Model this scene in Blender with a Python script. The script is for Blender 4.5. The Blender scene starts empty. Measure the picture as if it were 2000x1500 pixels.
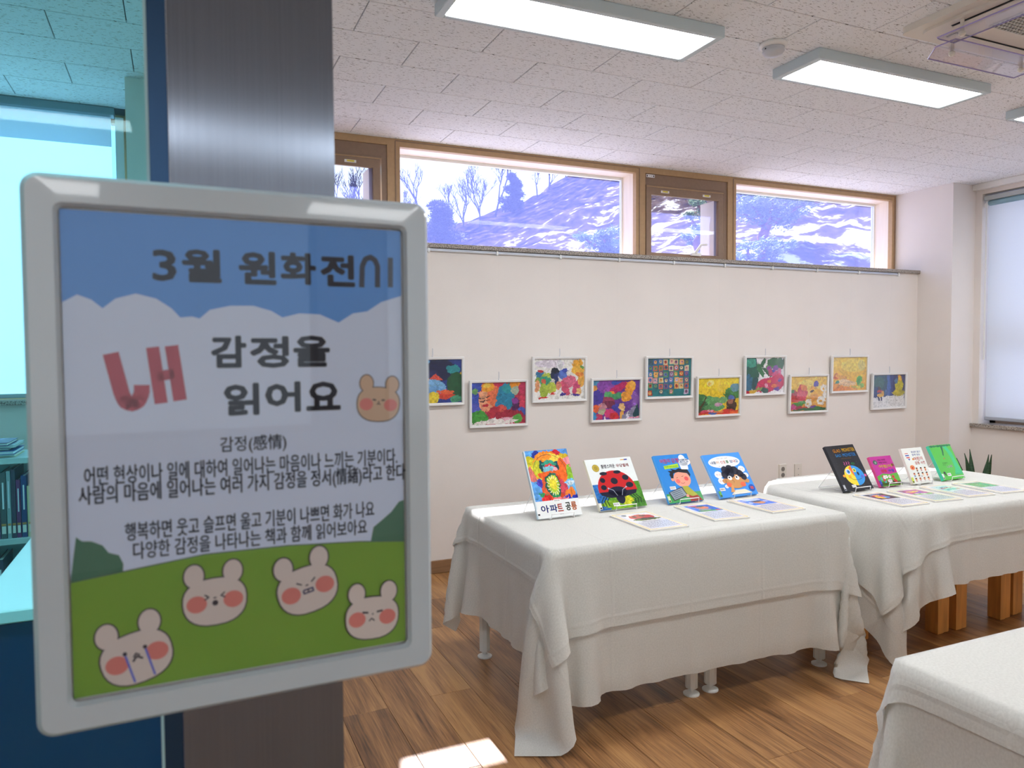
import bpy, math, random
import numpy as np
from mathutils import Vector, Matrix
from math import sin, cos, pi, radians
random.seed(7); RNG = np.random.default_rng(7)
SC = bpy.context.scene; COL = SC.collection

# ---------------------------------------------------------------- camera
CAMZ = 1.4272
FPX = 1461.24
FWD = Vector((0.40701523, 0.91252258, -0.04051092)); RGT = Vector((0.91314271, -0.40758612, -0.00662892)); UPV = Vector((0.02256072, 0.03429418, 0.99915711))
cd = bpy.data.cameras.new('camera'); cam = bpy.data.objects.new('camera', cd); COL.objects.link(cam)
cd.sensor_width = 36.0; cd.lens = FPX*36/2000; cd.clip_start = 0.05; cd.clip_end = 500
cam.matrix_world = Matrix(((RGT.x, UPV.x, -FWD.x, 0), (RGT.y, UPV.y, -FWD.y, 0), (RGT.z, UPV.z, -FWD.z, CAMZ), (0, 0, 0, 1)))
cd.dof.use_dof = True; cd.dof.focus_distance = 4.3; cd.dof.aperture_fstop = 8.5
SC.camera = cam

# ---------------------------------------------------------------- light and exposure
W = bpy.data.worlds.new('sky'); SC.world = W; W.use_nodes = True
nt = W.node_tree; bg = nt.nodes['Background']
bg.inputs[0].default_value = (0.84, 0.92, 1.0, 1); bg.inputs[1].default_value = 1.9
sl = bpy.data.lights.new('sun', 'SUN'); sl.energy = 28; sl.angle = radians(0.6); sl.color = (1, 0.90, 0.78)
sun = bpy.data.objects.new('sun', sl); COL.objects.link(sun)
sun.rotation_euler = Vector((0.28, 0.97, 1.0)).to_track_quat('Z', 'Y').to_euler()
sun.location = (6, 20, 20)
PANEL = 25.0            # strength of the ceiling light diffusers
vs = SC.view_settings; vs.view_transform = 'Standard'; vs.look = 'None'; vs.gamma = 1; vs.use_curve_mapping = False; vs.exposure = 0.0
SC.cycles.max_bounces = 10; SC.cycles.diffuse_bounces = 5; SC.cycles.transparent_max_bounces = 16; SC.cycles.transmission_bounces = 6
SC.cycles.caustics_reflective = False; SC.cycles.caustics_refractive = False; SC.cycles.sample_clamp_indirect = 6
try: SC.cycles.use_denoising = True
except Exception: pass

# ---------------------------------------------------------------- helpers
def lin(c):
    if isinstance(c, str): c = tuple(int(c[i:i+2], 16) for i in (0, 2, 4))
    return tuple(((v/255)/12.92 if v/255 <= .04045 else (((v/255)+.055)/1.055)**2.4) for v in c[:3])
def mat(name, c, rough=.6, metal=0, spec=.5, emit=0, coat=0):
    m = bpy.data.materials.new(name); m.use_nodes = True; b = m.node_tree.nodes['Principled BSDF']
    b.inputs['Base Color'].default_value = (*lin(c), 1); b.inputs['Roughness'].default_value = rough; b.inputs['Metallic'].default_value = metal
    b.inputs['Specular IOR Level'].default_value = spec; b.inputs['Coat Weight'].default_value = coat
    if emit: b.inputs['Emission Color'].default_value = (*lin(c), 1); b.inputs['Emission Strength'].default_value = emit
    return m
def N(m, t, **k):
    n = m.node_tree.nodes.new(t)
    for a, v in k.items():
        if a in n.inputs: n.inputs[a].default_value = v
        else: setattr(n, a, v)
    return n
def L(m, a, b): m.node_tree.links.new(a, b)
def noisy(m, scale=8, amt=.06, bump=0, bscale=60, stretch=None, bdist=.002):
    """subtle colour variation and relief in object space"""
    b = m.node_tree.nodes['Principled BSDF']; c = tuple(b.inputs['Base Color'].default_value)
    tc = N(m, 'ShaderNodeTexCoord'); src = tc.outputs['Object']
    if stretch:
        mp = N(m, 'ShaderNodeMapping'); mp.inputs['Scale'].default_value = stretch; L(m, src, mp.inputs[0]); src = mp.outputs[0]
    n = N(m, 'ShaderNodeTexNoise', Scale=scale, Detail=4.0); L(m, src, n.inputs['Vector'])
    r = N(m, 'ShaderNodeValToRGB'); r.color_ramp.elements[0].position = .3; r.color_ramp.elements[1].position = .7
    r.color_ramp.elements[0].color = (*[v*(1-amt) for v in c[:3]], 1); r.color_ramp.elements[1].color = (*[min(1, v*(1+amt)) for v in c[:3]], 1)
    L(m, n.outputs[0], r.inputs[0]); L(m, r.outputs[0], b.inputs['Base Color'])
    if bump:
        n2 = N(m, 'ShaderNodeTexNoise', Scale=bscale, Detail=3.0); L(m, src, n2.inputs['Vector'])
        bp = N(m, 'ShaderNodeBump', Strength=bump, Distance=bdist); L(m, n2.outputs[0], bp.inputs['Height']); L(m, bp.outputs[0], b.inputs['Normal'])
    return m
class MB:
    def __init__(s): s.v = []; s.f = []
    def add(s, vs_, fs):
        k = len(s.v); s.v += [tuple(p) for p in vs_]; s.f += [tuple(i+k for i in f) for f in fs]; return s
    def box(s, a, b, bev=0):
        (x0, y0, z0), (x1, y1, z1) = a, b
        if bev <= 0:
            return s.add([(x0,y0,z0),(x1,y0,z0),(x1,y1,z0),(x0,y1,z0),(x0,y0,z1),(x1,y0,z1),(x1,y1,z1),(x0,y1,z1)],
                         [(0,3,2,1),(4,5,6,7),(0,1,5,4),(1,2,6,5),(2,3,7,6),(3,0,4,7)])
        e = min(bev, (x1-x0)/2.01, (y1-y0)/2.01, (z1-z0)/2.01); V = []
        for z, i in ((z0, e), (z0+e, 0), (z1-e, 0), (z1, e)):
            V += [(x0+i,y0+i,z),(x1-i,y0+i,z),(x1-i,y1-i,z),(x0+i,y1-i,z)]
        F = [(3,2,1,0),(12,13,14,15)]
        for k in range(3):
            for j in range(4): F.append((k*4+j, k*4+(j+1)%4, k*4+4+(j+1)%4, k*4+4+j))
        return s.add(V, F)
    def tube(s, pts, r, n=6, cap=True):
        pts = [Vector(p) for p in pts]; R = r if isinstance(r, (list, tuple)) else [r]*len(pts); V = []; F = []; nx = None
        for i, p in enumerate(pts):
            d = (pts[min(i+1, len(pts)-1)]-pts[max(i-1, 0)]).normalized()
            if nx is None: nx = d.orthogonal().normalized()
            else:
                nx = nx-d*nx.dot(d); nx = nx.normalized() if nx.length > 1e-6 else d.orthogonal().normalized()
            ny = d.cross(nx)
            V += [p+(nx*cos(2*pi*k/n)+ny*sin(2*pi*k/n))*R[i] for k in range(n)]
        for i in range(len(pts)-1):
            for k in range(n): F.append((i*n+k, i*n+(k+1)%n, (i+1)*n+(k+1)%n, (i+1)*n+k))
        if cap: F += [tuple(range(n-1, -1, -1)), tuple((len(pts)-1)*n+k for k in range(n))]
        return s.add(V, F)
    def lathe(s, prof, c=(0,0,0), n=16):
        V = []; F = []
        for r, z in prof: V += [(c[0]+r*cos(2*pi*k/n), c[1]+r*sin(2*pi*k/n), c[2]+z) for k in range(n)]
        for i in range(len(prof)-1):
            for k in range(n): F.append((i*n+k, i*n+(k+1)%n, (i+1)*n+(k+1)%n, (i+1)*n+k))
        F += [tuple(range(n-1, -1, -1)), tuple((len(prof)-1)*n+k for k in range(n))]
        return s.add(V, F)
    def prism(s, poly, z0, z1):
        n = len(poly)
        return s.add([(x, y, z0) for x, y in poly]+[(x, y, z1) for x, y in poly],
                     [tuple(range(n-1, -1, -1)), tuple(range(n, 2*n))]+[(k, (k+1) % n, n+(k+1) % n, n+k) for k in range(n)])
    def mesh(s, name, m, smooth=False):
        me = bpy.data.meshes.new(name); me.from_pydata(s.v, [], s.f)
        if m: me.materials.append(m)
        if smooth: me.polygons.foreach_set('use_smooth', [True]*len(me.polygons))
        me.update(); return me
    def build(s, name, m, parent=None, smooth=False, loc=None):
        o = bpy.data.objects.new(name, s.mesh(name, m, smooth)); COL.objects.link(o)
        if parent: o.parent = parent
        if loc: o.location = loc
        return o
def tag(o, label=None, cat=None, group=None, kind=None):
    for k, v in (('label', label), ('category', cat), ('group', group), ('kind', kind)):
        if v: o[k] = v
    return o
def empty(name, loc, label=None, cat=None, group=None, rz=0, kind=None):
    o = bpy.data.objects.new(name, None); COL.objects.link(o); o.location = loc; o.rotation_euler = (0, 0, rz); o.empty_display_size = .05
    return tag(o, label, cat, group, kind)
def inst(src, parent=None, loc=None, name=None):
    c = src.copy(); COL.objects.link(c)
    if parent: c.parent = parent
    if loc is not None: c.location = loc
    return c
def tree_copy(o, parent=None):
    c = o.copy(); COL.objects.link(c); c.parent = parent
    for ch in list(o.children): tree_copy(ch, c)
    return c
def px_on(px, py, axis, val):
    """world point seen at a photo position on the plane axis=val"""
    d = FWD+RGT*((px-1000)/FPX)-UPV*((py-750)/FPX); o = Vector((0, 0, CAMZ)); return o+d*((val-o[axis])/d[axis])

# ---------------------------------------------------------------- flat print (posters, covers): real thin layers of ink with their own colours
def ink_mat(name, rough=.45, coat=0):
    m = mat(name, 'ffffff', rough, coat=coat); a = N(m, 'ShaderNodeAttribute', attribute_name='Col')
    L(m, a.outputs['Color'], m.node_tree.nodes['Principled BSDF'].inputs['Base Color']); return m
INK = ink_mat('printed_ink', .5); INKG = ink_mat('glossy_printed_ink', .22)
TC = {}
def glyphs(s, bold=0.0):
    k = (s, bold)
    if k in TC: return TC[k]
    cu = bpy.data.curves.new('t', 'FONT'); cu.body = s; cu.size = 1; cu.offset = bold; cu.resolution_u = 2; cu.fill_mode = 'FRONT'
    ob = bpy.data.objects.new('t', cu); COL.objects.link(ob)
    dg = bpy.context.evaluated_depsgraph_get(); dg.update()
    me = bpy.data.meshes.new_from_object(ob.evaluated_get(dg))
    v = np.array([(p.co.x, p.co.y) for p in me.vertices]).reshape(-1, 2); f = [tuple(p.vertices) for p in me.polygons]
    bpy.data.meshes.remove(me); bpy.data.objects.remove(ob); bpy.data.curves.remove(cu)
    TC[k] = (v, f); return TC[k]
class Print:
    """ink shapes in a plane: x right, y up; vertices go to (x, -layer, y)"""
    def __init__(s, step=.00015): s.v = []; s.f = []; s.c = []; s.k = 0; s.step = step
    def _add(s, pts, faces, c):
        k = len(s.v); s.v += [(x, -s.k*s.step, y) for x, y in pts]; s.f += [tuple(i+k for i in f) for f in faces]; s.c += [lin(c)]*len(faces)
    def up(s, n=1): s.k += n; return s
    def poly(s, pts, c): s._add(pts, [tuple(range(len(pts)))], c)
    def rect(s, x0, y0, x1, y1, c): s.poly([(x0, y0), (x1, y0), (x1, y1), (x0, y1)], c)
    def ell(s, cx, cy, rx, ry, c, rot=0, n=20):
        s.poly([(cx+rx*cos(2*pi*i/n)*cos(rot)-ry*sin(2*pi*i/n)*sin(rot), cy+rx*cos(2*pi*i/n)*sin(rot)+ry*sin(2*pi*i/n)*cos(rot)) for i in range(n)], c)
    def line(s, pts, w, c, closed=False, caps=True):
        pts = list(pts)+([pts[0]] if closed else [])
        for (x0, y0), (x1, y1) in zip(pts[:-1], pts[1:]):
            d = math.hypot(x1-x0, y1-y0)
            if d < 1e-9: continue
            nx, ny = -(y1-y0)/d*w/2, (x1-x0)/d*w/2
            s.poly([(x0+nx, y0+ny), (x0-nx, y0-ny), (x1-nx, y1-ny), (x1+nx, y1+ny)], c)
        if caps and len(pts) > 2:
            s.k += .3
            for x, y in pts[1:-1] if not closed else pts: s.ell(x, y, w/2, w/2, c, n=8)
            s.k -= .3
    def text(s, t, x0, y0, x1, y1, c, bold=.0):
        v, f = glyphs(t, 0)
        if len(v) == 0: return
        r = bold*(y1-y0); x0 += r; x1 -= r; y0 += r; y1 -= r
        a = v.min(0); b = v.max(0); q = (v-a)/(b-a)*np.array([x1-x0, y1-y0])+np.array([x0, y0])
        for k in range(8 if bold > .02 else 4 if bold else 1): s._add([(p[0]+r*cos(k*pi/(4 if bold > .02 else 2)+.4), p[1]+r*sin(k*pi/(4 if bold > .02 else 2)+.4)) for p in q], f, c)
    def grid(s, img, x0, y0, x1, y1):
        h, w, _ = img.shape; xs = np.linspace(x0, x1, w+1); ys = np.linspace(y1, y0, h+1); k = len(s.v); z = -s.k*s.step
        s.v += [(xs[i], z, ys[j]) for j in range(h+1) for i in range(w+1)]
        for j in range(h):
            for i in range(w):
                a = k+j*(w+1)+i; s.f.append((a, a+w+1, a+w+2, a+1)); s.c.append(tuple(img[j, i]))
    def build(s, name, parent, m=None, loc=(0, 0, 0), rot=(0, 0, 0)):
        me = bpy.data.meshes.new(name); me.from_pydata(s.v, [], s.f); me.materials.append(m or INK)
        at = me.color_attributes.new('Col', 'FLOAT_COLOR', 'CORNER')
        n = [len(f) for f in s.f]; arr = np.ones((sum(n), 4)); arr[:, :3] = np.repeat(np.array(s.c), n, axis=0)
        at.data.foreach_set('color', arr.ravel()); me.update()
        o = bpy.data.objects.new(name, me); COL.objects.link(o); o.parent = parent; o.location = loc; o.rotation_euler = rot; return o
def lowfreq(w, h, n, rng):
    g = rng.random((n+2, int(n*1.3)+2)); ys = np.linspace(0, n, h); xs = np.linspace(0, int(n*1.3), w)
    yi = ys.astype(int); xi = xs.astype(int); fy = (ys-yi)[:, None]; fx = (xs-xi)[None]; fy = fy*fy*(3-2*fy); fx = fx*fx*(3-2*fx)
    return (g[yi][:, xi]*(1-fy)*(1-fx)+g[yi+1][:, xi]*fy*(1-fx)+g[yi][:, xi+1]*(1-fy)*fx+g[yi+1][:, xi+1]*fy*fx)
def paint(w, h, bg, shapes, seed=1, warp=.02, var=.22, strokes=0):
    """painterly picture as a colour array: shapes are ellipses (cx,cy,rx,ry,colour[,deg]) or polygons ([(x,y)..],colour), x right y down in 0..1"""
    rng = np.random.default_rng(seed)
    X, Y = np.meshgrid((np.arange(w)+.5)/w, (np.arange(h)+.5)/h)
    U = X+(lowfreq(w, h, 9, rng)-.5)*2*warp+(lowfreq(w, h, 26, rng)-.5)*warp; V = Y+(lowfreq(w, h, 9, rng)-.5)*2*warp+(lowfreq(w, h, 26, rng)-.5)*warp
    if isinstance(bg, tuple) and isinstance(bg[0], str): t = V[..., None].clip(0, 1); img = np.array(lin(bg[0]))*(1-t)+np.array(lin(bg[1]))*t
    else: img = np.tile(np.array(lin(bg)), (h, w, 1))
    for sh in shapes:
        if isinstance(sh[0], list):
            p = sh[0]; inside = np.zeros((h, w), bool)
            for (xa, ya), (xb, yb) in zip(p, p[1:]+p[:1]):
                if ya == yb: continue
                inside ^= ((ya > V) != (yb > V)) & (U < (xb-xa)*(V-ya)/(yb-ya)+xa)
            img[inside] = lin(sh[1])
        else:
            cx, cy, rx, ry, c = sh[:5]; a = radians(sh[5] if len(sh) > 5 else 0)
            dx = U-cx; dy = V-cy; e = ((dx*cos(a)+dy*sin(a))/rx)**2+((-dx*sin(a)+dy*cos(a))/ry)**2; img[e < 1] = lin(c)
    for _ in range(strokes):
        i = rng.integers(h); j = rng.integers(w); c = img[i, j].copy(); a = rng.random()*3.1; l = rng.uniform(.012, .05); dx = X-X[i, j]; dy = Y-Y[i, j]
        e = ((dx*cos(a)+dy*sin(a))/l)**2+((-dx*sin(a)+dy*cos(a))/(l*.3))**2 < 1; img[e] = np.clip(c*rng.uniform(.7, 1.35), 0, 1)
    n = (lowfreq(w, h, 20, rng)-.5)+(rng.random((h, w))-.5)*.7
    return np.clip(img*(1+n[..., None]*var*2), 0, 1)

# ---------------------------------------------------------------- materials
M = {}
M['wall'] = noisy(mat('warm_white_wallpaper', 'e6e0da', .85), 3, .02, .25, 220)
M['wall_side'] = M['wall']
M['tile_back'] = mat('dark_joint', '3c3c3e', .9)
M['frame'] = noisy(mat('tan_window_frame', 'b4946c', .5), 40, .05)
M['frame2'] = noisy(mat('brown_window_sash', '8f7660', .45), 40, .05)
M['reveal'] = noisy(mat('pale_wood_reveal', 'f0e2d2', .5), 30, .04, stretch=(1, 1, .1))
M['white'] = mat('white_plastic', 'eeeeea', .4)
M['whitemetal'] = mat('white_painted_metal', 'e9ecea', .35)
M['housing'] = mat('grey_light_housing', 'c6d4d8', .45)
M['steel'] = None
M['dark'] = mat('dark_slot', '2a2a2e', .7)
M['paper'] = mat('white_paper', 'f2f0ea', .7)
M['pages'] = noisy(mat('book_pages', 'ece6d8', .8), 400, .08, stretch=(.02, 1, 1))
M['wood'] = noisy(mat('orange_pine_wood', 'c98a45', .45), 6, .18, stretch=(6, 6, .6))
M['skirt'] = noisy(mat('brown_skirting', '8c6a4b', .5), 10, .15, stretch=(.5, 4, 6))
M['screw'] = mat('grey_metal', '8c9096', .35, 1)
def glass_mat(name, tint, haze, amt, gloss=.06):
    m = bpy.data.materials.new(name); m.use_nodes = True; t = m.node_tree; t.nodes.clear()
    out = N(m, 'ShaderNodeOutputMaterial'); tr = N(m, 'ShaderNodeBsdfTransparent'); tr.inputs[0].default_value = (*tint, 1)
    tl = N(m, 'ShaderNodeBsdfTranslucent'); tl.inputs[0].default_value = (*haze, 1); gl = N(m, 'ShaderNodeBsdfGlossy'); gl.inputs['Roughness'].default_value = .02
    m1 = N(m, 'ShaderNodeMixShader'); m1.inputs[0].default_value = amt; L(m, tr.outputs[0], m1.inputs[1]); L(m, tl.outputs[0], m1.inputs[2])
    fr = N(m, 'ShaderNodeFresnel'); fr.inputs[0].default_value = 1.45
    ml = N(m, 'ShaderNodeMath', operation='MULTIPLY'); ml.inputs[1].default_value = gloss*16; L(m, fr.outputs[0], ml.inputs[0])
    m2 = N(m, 'ShaderNodeMixShader'); L(m, ml.outputs[0], m2.inputs[0]); L(m, m1.outputs[0], m2.inputs[1]); L(m, gl.outputs[0], m2.inputs[2]); L(m, m2.outputs[0], out.inputs[0]); return m
M['winglass'] = glass_mat('blue_hazed_window_glass', (.88, .91, 1.0), (.27, .34, 1.0), .085, .012)  # blue outdoor haze is put into the pane as a tint and scatter colour
M['clearglass'] = glass_mat('clear_sheet', (.98, .98, .98), (1, 1, 1), .0, .010)
M['teal'] = glass_mat('teal_tinted_glass', (.56, .93, .97), (.4, .9, 1), .015, .02)
M['acryl'] = glass_mat('clear_acrylic_deflector', (.93, .92, .95), (.9, .88, 1), .10, .015)
def cloth_mat():
    m = bpy.data.materials.new('white_nonwoven_cloth'); m.use_nodes = True; t = m.node_tree; t.nodes.clear(); out = N(m, 'ShaderNodeOutputMaterial')
    uv = N(m, 'ShaderNodeUVMap'); uv.uv_map = 'UVMap'
    n = N(m, 'ShaderNodeTexNoise', Scale=170.0, Detail=3.0); L(m, uv.outputs[0], n.inputs['Vector'])
    n3 = N(m, 'ShaderNodeTexNoise', Scale=7.0, Detail=3.0); L(m, uv.outputs[0], n3.inputs['Vector'])
    r = N(m, 'ShaderNodeValToRGB'); r.color_ramp.elements[0].position = .35; r.color_ramp.elements[1].position = .65
    r.color_ramp.elements[0].color = (.74, .74, .70, 1); r.color_ramp.elements[1].color = (.81, .81, .77, 1); L(m, n.outputs[0], r.inputs[0])
    # fold creases: thin ridges every 0.37 m of cloth
    sx = N(m, 'ShaderNodeSeparateXYZ'); L(m, uv.outputs[0], sx.inputs[0]); hs = []
    for k, per in ((0, .37), (1, .31)):
        a = N(m, 'ShaderNodeMath', operation='PINGPONG'); a.inputs[1].default_value = per/2; L(m, sx.outputs[k], a.inputs[0])
        b = N(m, 'ShaderNodeMapRange'); b.inputs[1].default_value = 0; b.inputs[2].default_value = .010; b.inputs[3].default_value = 1; b.inputs[4].default_value = 0; L(m, a.outputs[0], b.inputs[0]); hs.append(b)
    ad = N(m, 'ShaderNodeMath', operation='MAXIMUM'); L(m, hs[0].outputs[0], ad.inputs[0]); L(m, hs[1].outputs[0], ad.inputs[1])
    a2 = N(m, 'ShaderNodeMath', operation='MULTIPLY_ADD'); a2.inputs[1].default_value = .25; L(m, n.outputs[0], a2.inputs[0]); L(m, ad.outputs[0], a2.inputs[2])
    a3 = N(m, 'ShaderNodeMath', operation='MULTIPLY_ADD'); a3.inputs[1].default_value = 3.0; L(m, n3.outputs[0], a3.inputs[0]); L(m, a2.outputs[0], a3.inputs[2])
    bp = N(m, 'ShaderNodeBump', Strength=.45, Distance=.0028); L(m, a3.outputs[0], bp.inputs['Height'])
    d = N(m, 'ShaderNodeBsdfDiffuse'); tl = N(m, 'ShaderNodeBsdfTranslucent')
    for s_ in (d, tl): L(m, r.outputs[0], s_.inputs[0]); L(m, bp.outputs[0], s_.inputs['Normal'])
    mx = N(m, 'ShaderNodeMixShader'); mx.inputs[0].default_value = .27; L(m, d.outputs[0], mx.inputs[1]); L(m, tl.outputs[0], mx.inputs[2]); L(m, mx.outputs[0], out.inputs[0]); return m
M['cloth'] = cloth_mat()
def blind_mat(name, c, amt):
    m = bpy.data.materials.new(name); m.use_nodes = True; t = m.node_tree; t.nodes.clear(); out = N(m, 'ShaderNodeOutputMaterial')
    d = N(m, 'ShaderNodeBsdfDiffuse'); tl = N(m, 'ShaderNodeBsdfTranslucent')
    tc = N(m, 'ShaderNodeTexCoord'); n = N(m, 'ShaderNodeTexNoise', Scale=400.0); L(m, tc.outputs['Object'], n.inputs['Vector'])
    r = N(m, 'ShaderNodeValToRGB'); r.color_ramp.elements[0].color = (*[v*.93 for v in lin(c)], 1); r.color_ramp.elements[1].color = (*lin(c), 1); L(m, n.outputs[0], r.inputs[0])
    for s_ in (d, tl): L(m, r.outputs[0], s_.inputs[0])
    mx = N(m, 'ShaderNodeMixShader'); mx.inputs[0].default_value = amt; L(m, d.outputs[0], mx.inputs[1]); L(m, tl.outputs[0], mx.inputs[2]); L(m, mx.outputs[0], out.inputs[0]); return m
M['blind'] = blind_mat('translucent_roller_fabric', 'f2f6f8', .45)
def steel_mat():
    m = mat('brushed_steel', '747d8a', .10, 1); b = m.node_tree.nodes['Principled BSDF']
    b.inputs['Anisotropic'].default_value = .0
    b.inputs['Anisotropic'].default_value = .95; b.inputs['Roughness'].default_value = .20
    tg = N(m, 'ShaderNodeTangent'); tg.direction_type = 'RADIAL'; tg.axis = 'Z'; L(m, tg.outputs[0], b.inputs['Tangent'])
    tc = N(m, 'ShaderNodeTexCoord'); mp = N(m, 'ShaderNodeMapping'); mp.inputs['Scale'].default_value = (900, 2, 4); L(m, tc.outputs['Object'], mp.inputs[0])
    n = N(m, 'ShaderNodeTexNoise', Scale=1.0, Detail=2.0); L(m, mp.outputs[0], n.inputs['Vector'])
    r = N(m, 'ShaderNodeValToRGB'); r.color_ramp.elements[0].color = (*[v*.85 for v in lin('7d8694')], 1); r.color_ramp.elements[1].color = (*[v*1.15 for v in lin('7d8694')], 1)
    L(m, n.outputs[0], r.inputs[0]); L(m, r.outputs[0], b.inputs['Base Color']); return m
M['steel'] = steel_mat()
def granite():
    m = mat('speckled_granite', '9a948c', .35); b = m.node_tree.nodes['Principled BSDF']; tc = N(m, 'ShaderNodeTexCoord')
    n = N(m, 'ShaderNodeTexNoise', Scale=160.0, Detail=3.0); L(m, tc.outputs['Object'], n.inputs['Vector'])
    r = N(m, 'ShaderNodeValToRGB'); e = r.color_ramp.elements; e[0].position = .40; e[0].color = (*lin('4c4743'), 1); e[1].position = .55; e[1].color = (*lin('b5aca2'), 1)
    L(m, n.outputs[0], r.inputs[0]); L(m, r.outputs[0], b.inputs['Base Color']); return m
M['granite'] = granite()
def tile_mat():
    m = mat('fissured_ceiling_tile', 'd9d7d6', .9); b = m.node_tree.nodes['Principled BSDF']
    g = N(m, 'ShaderNodeNewGeometry'); fac = None
    for sc_, st, th, off in ((1, (34, 210, 1), .70, 0), (1, (46, 270, 1), .705, 9.3), (1, (190, 240, 1), .75, 4.1)):
        mp = N(m, 'ShaderNodeMapping'); mp.inputs['Scale'].default_value = st; mp.inputs['Location'].default_value = (off, off*2, 0); mp.inputs['Rotation'].default_value = (0, 0, .12 if off == 0 else -.1); L(m, g.outputs['Position'], mp.inputs[0])
        n = N(m, 'ShaderNodeTexNoise', Scale=1.0, Detail=1.0, Distortion=.3); L(m, mp.outputs[0], n.inputs['Vector'])
        r = N(m, 'ShaderNodeMapRange'); r.inputs[1].default_value = th-.02; r.inputs[2].default_value = th+.01; L(m, n.outputs[0], r.inputs[0])
        if fac is None: fac = r
        else:
            a = N(m, 'ShaderNodeMath', operation='MAXIMUM'); L(m, fac.outputs[0], a.inputs[0]); L(m, r.outputs[0], a.inputs[1]); fac = a
    mx = N(m, 'ShaderNodeMix', data_type='RGBA'); mx.inputs[6].default_value = (*lin('eff2f5'), 1); mx.inputs[7].default_value = (*lin('63605e'), 1); L(m, fac.outputs[0], mx.inputs[0]); L(m, mx.outputs[2], b.inputs['Base Color'])
    bp = N(m, 'ShaderNodeBump', Strength=.5, Distance=.002); bp.invert = True; L(m, fac.outputs[0], bp.inputs['Height']); L(m, bp.outputs[0], b.inputs['Normal']); return m
M['tile'] = tile_mat()
def plank_mat():
    m = mat('oak_plank', '9a6a40', .34); b = m.node_tree.nodes['Principled BSDF']
    tc = N(m, 'ShaderNodeTexCoord'); oi = N(m, 'ShaderNodeObjectInfo')
    of = N(m, 'ShaderNodeVectorMath', operation='SCALE'); of.inputs[0].default_value = (37, 91, 13); L(m, oi.outputs['Random'], of.inputs['Scale'])
    ad = N(m, 'ShaderNodeVectorMath', operation='ADD'); L(m, tc.outputs['Object'], ad.inputs[0]); L(m, of.outputs[0], ad.inputs[1])
    mp = N(m, 'ShaderNodeMapping'); mp.inputs['Scale'].default_value = (9, .8, 1); L(m, ad.outputs[0], mp.inputs[0])
    n = N(m, 'ShaderNodeTexNoise', Scale=1.0, Detail=8.0, Roughness=.62, Distortion=1.3); L(m, mp.outputs[0], n.inputs['Vector'])
    mp2 = N(m, 'ShaderNodeMapping'); mp2.inputs['Scale'].default_value = (160, 5, 1); L(m, ad.outputs[0], mp2.inputs[0])
    n2 = N(m, 'ShaderNodeTexNoise', Scale=1.0, Detail=4.0); L(m, mp2.outputs[0], n2.inputs['Vector'])
    mx = N(m, 'ShaderNodeMath', operation='MULTIPLY_ADD'); mx.inputs[1].default_value = .38; L(m, n2.outputs[0], mx.inputs[0])
    s2 = N(m, 'ShaderNodeMath', operation='MULTIPLY'); s2.inputs[1].default_value = .62; L(m, n.outputs[0], s2.inputs[0]); L(m, s2.outputs[0], mx.inputs[2])
    ra = N(m, 'ShaderNodeMath', operation='MULTIPLY_ADD'); ra.inputs[1].default_value = .07; L(m, oi.outputs['Random'], ra.inputs[0]); L(m, mx.outputs[0], ra.inputs[2])
    r = N(m, 'ShaderNodeValToRGB'); e = r.color_ramp.elements; e[0].position = .36; e[0].color = (*lin('4e3117'), 1); e[1].position = .68; e[1].color = (*lin('b58a58'), 1)
    k = e.new(.47); k.color = (*lin('7f5733'), 1); k = e.new(.56); k.color = (*lin('9c7045'), 1)
    L(m, ra.outputs[0], r.inputs[0]); L(m, r.outputs[0], b.inputs['Base Color'])
    rr = N(m, 'ShaderNodeMapRange'); rr.inputs[3].default_value = .24; rr.inputs[4].default_value = .42; L(m, n2.outputs[0], rr.inputs[0]); L(m, rr.outputs[0], b.inputs['Roughness'])
    bp = N(m, 'ShaderNodeBump', Strength=.25, Distance=.0006); L(m, n2.outputs[0], bp.inputs['Height']); L(m, bp.outputs[0], b.inputs['Normal']); return m
M['plank'] = plank_mat()

# ---------------------------------------------------------------- room
HC = 2.841; YW = 4.873; YB = 4.613; XC = 5.9985; YP = 4.292; XR = 6.286; XL = -3.0; YF = -4.2; PX0, PX1 = -.215, .36   # left pillar
LEDGE = 2.136
fl = MB().box((XL, YF, -.05), (XR+.3, 5.1, -.004)).build('floor', mat('floor_screed', '4a3424', .8)); tag(fl, kind='structure')
PW, PL = .185, 1.22
pm = MB().box((0, 0, -.003), (PW-.0012, PL-.0012, .0), .0008).mesh('plank', M['plank'])
i = 0
x = -.55
while x < XR:
    off = random.random()*PL
    y = .55-off
    while y < YB:
        y0 = max(y, -.2); y1 = min(y+PL, YB)
        if y1-y0 > .05:
            o = bpy.data.objects.new('plank', pm if (y0 == y and y1 == y+PL) else MB().box((0, 0, -.003), (PW-.0012, y1-y0-.0012, 0), .0008).mesh('plank', M['plank']))
            COL.objects.link(o); o.parent = fl; o.location = (x, y0, 0)
        y += PL
    x += PW
MB().box((-.55, YF, -.004), (XR, -.2, -.0005)).build('plank_field', M['plank'], fl)['kind'] = 'stuff'
MB().box((XL, YF, -.004), (-.55, YW, -.0005)).build('plank_field', M['plank'], fl)['kind'] = 'stuff'
ce = MB().box((XL, YF, HC+.012), (XR+.3, 5.1, HC+.08)).build('ceiling', M['tile_back']); tag(ce, kind='structure')
tm = MB().box((.0022, .0022, HC), (.5978, .2978, HC+.014), .002).mesh('ceiling_tile', M['tile'])
X0, Y0 = 1.6326, 3.3182; rest = MB()
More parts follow.
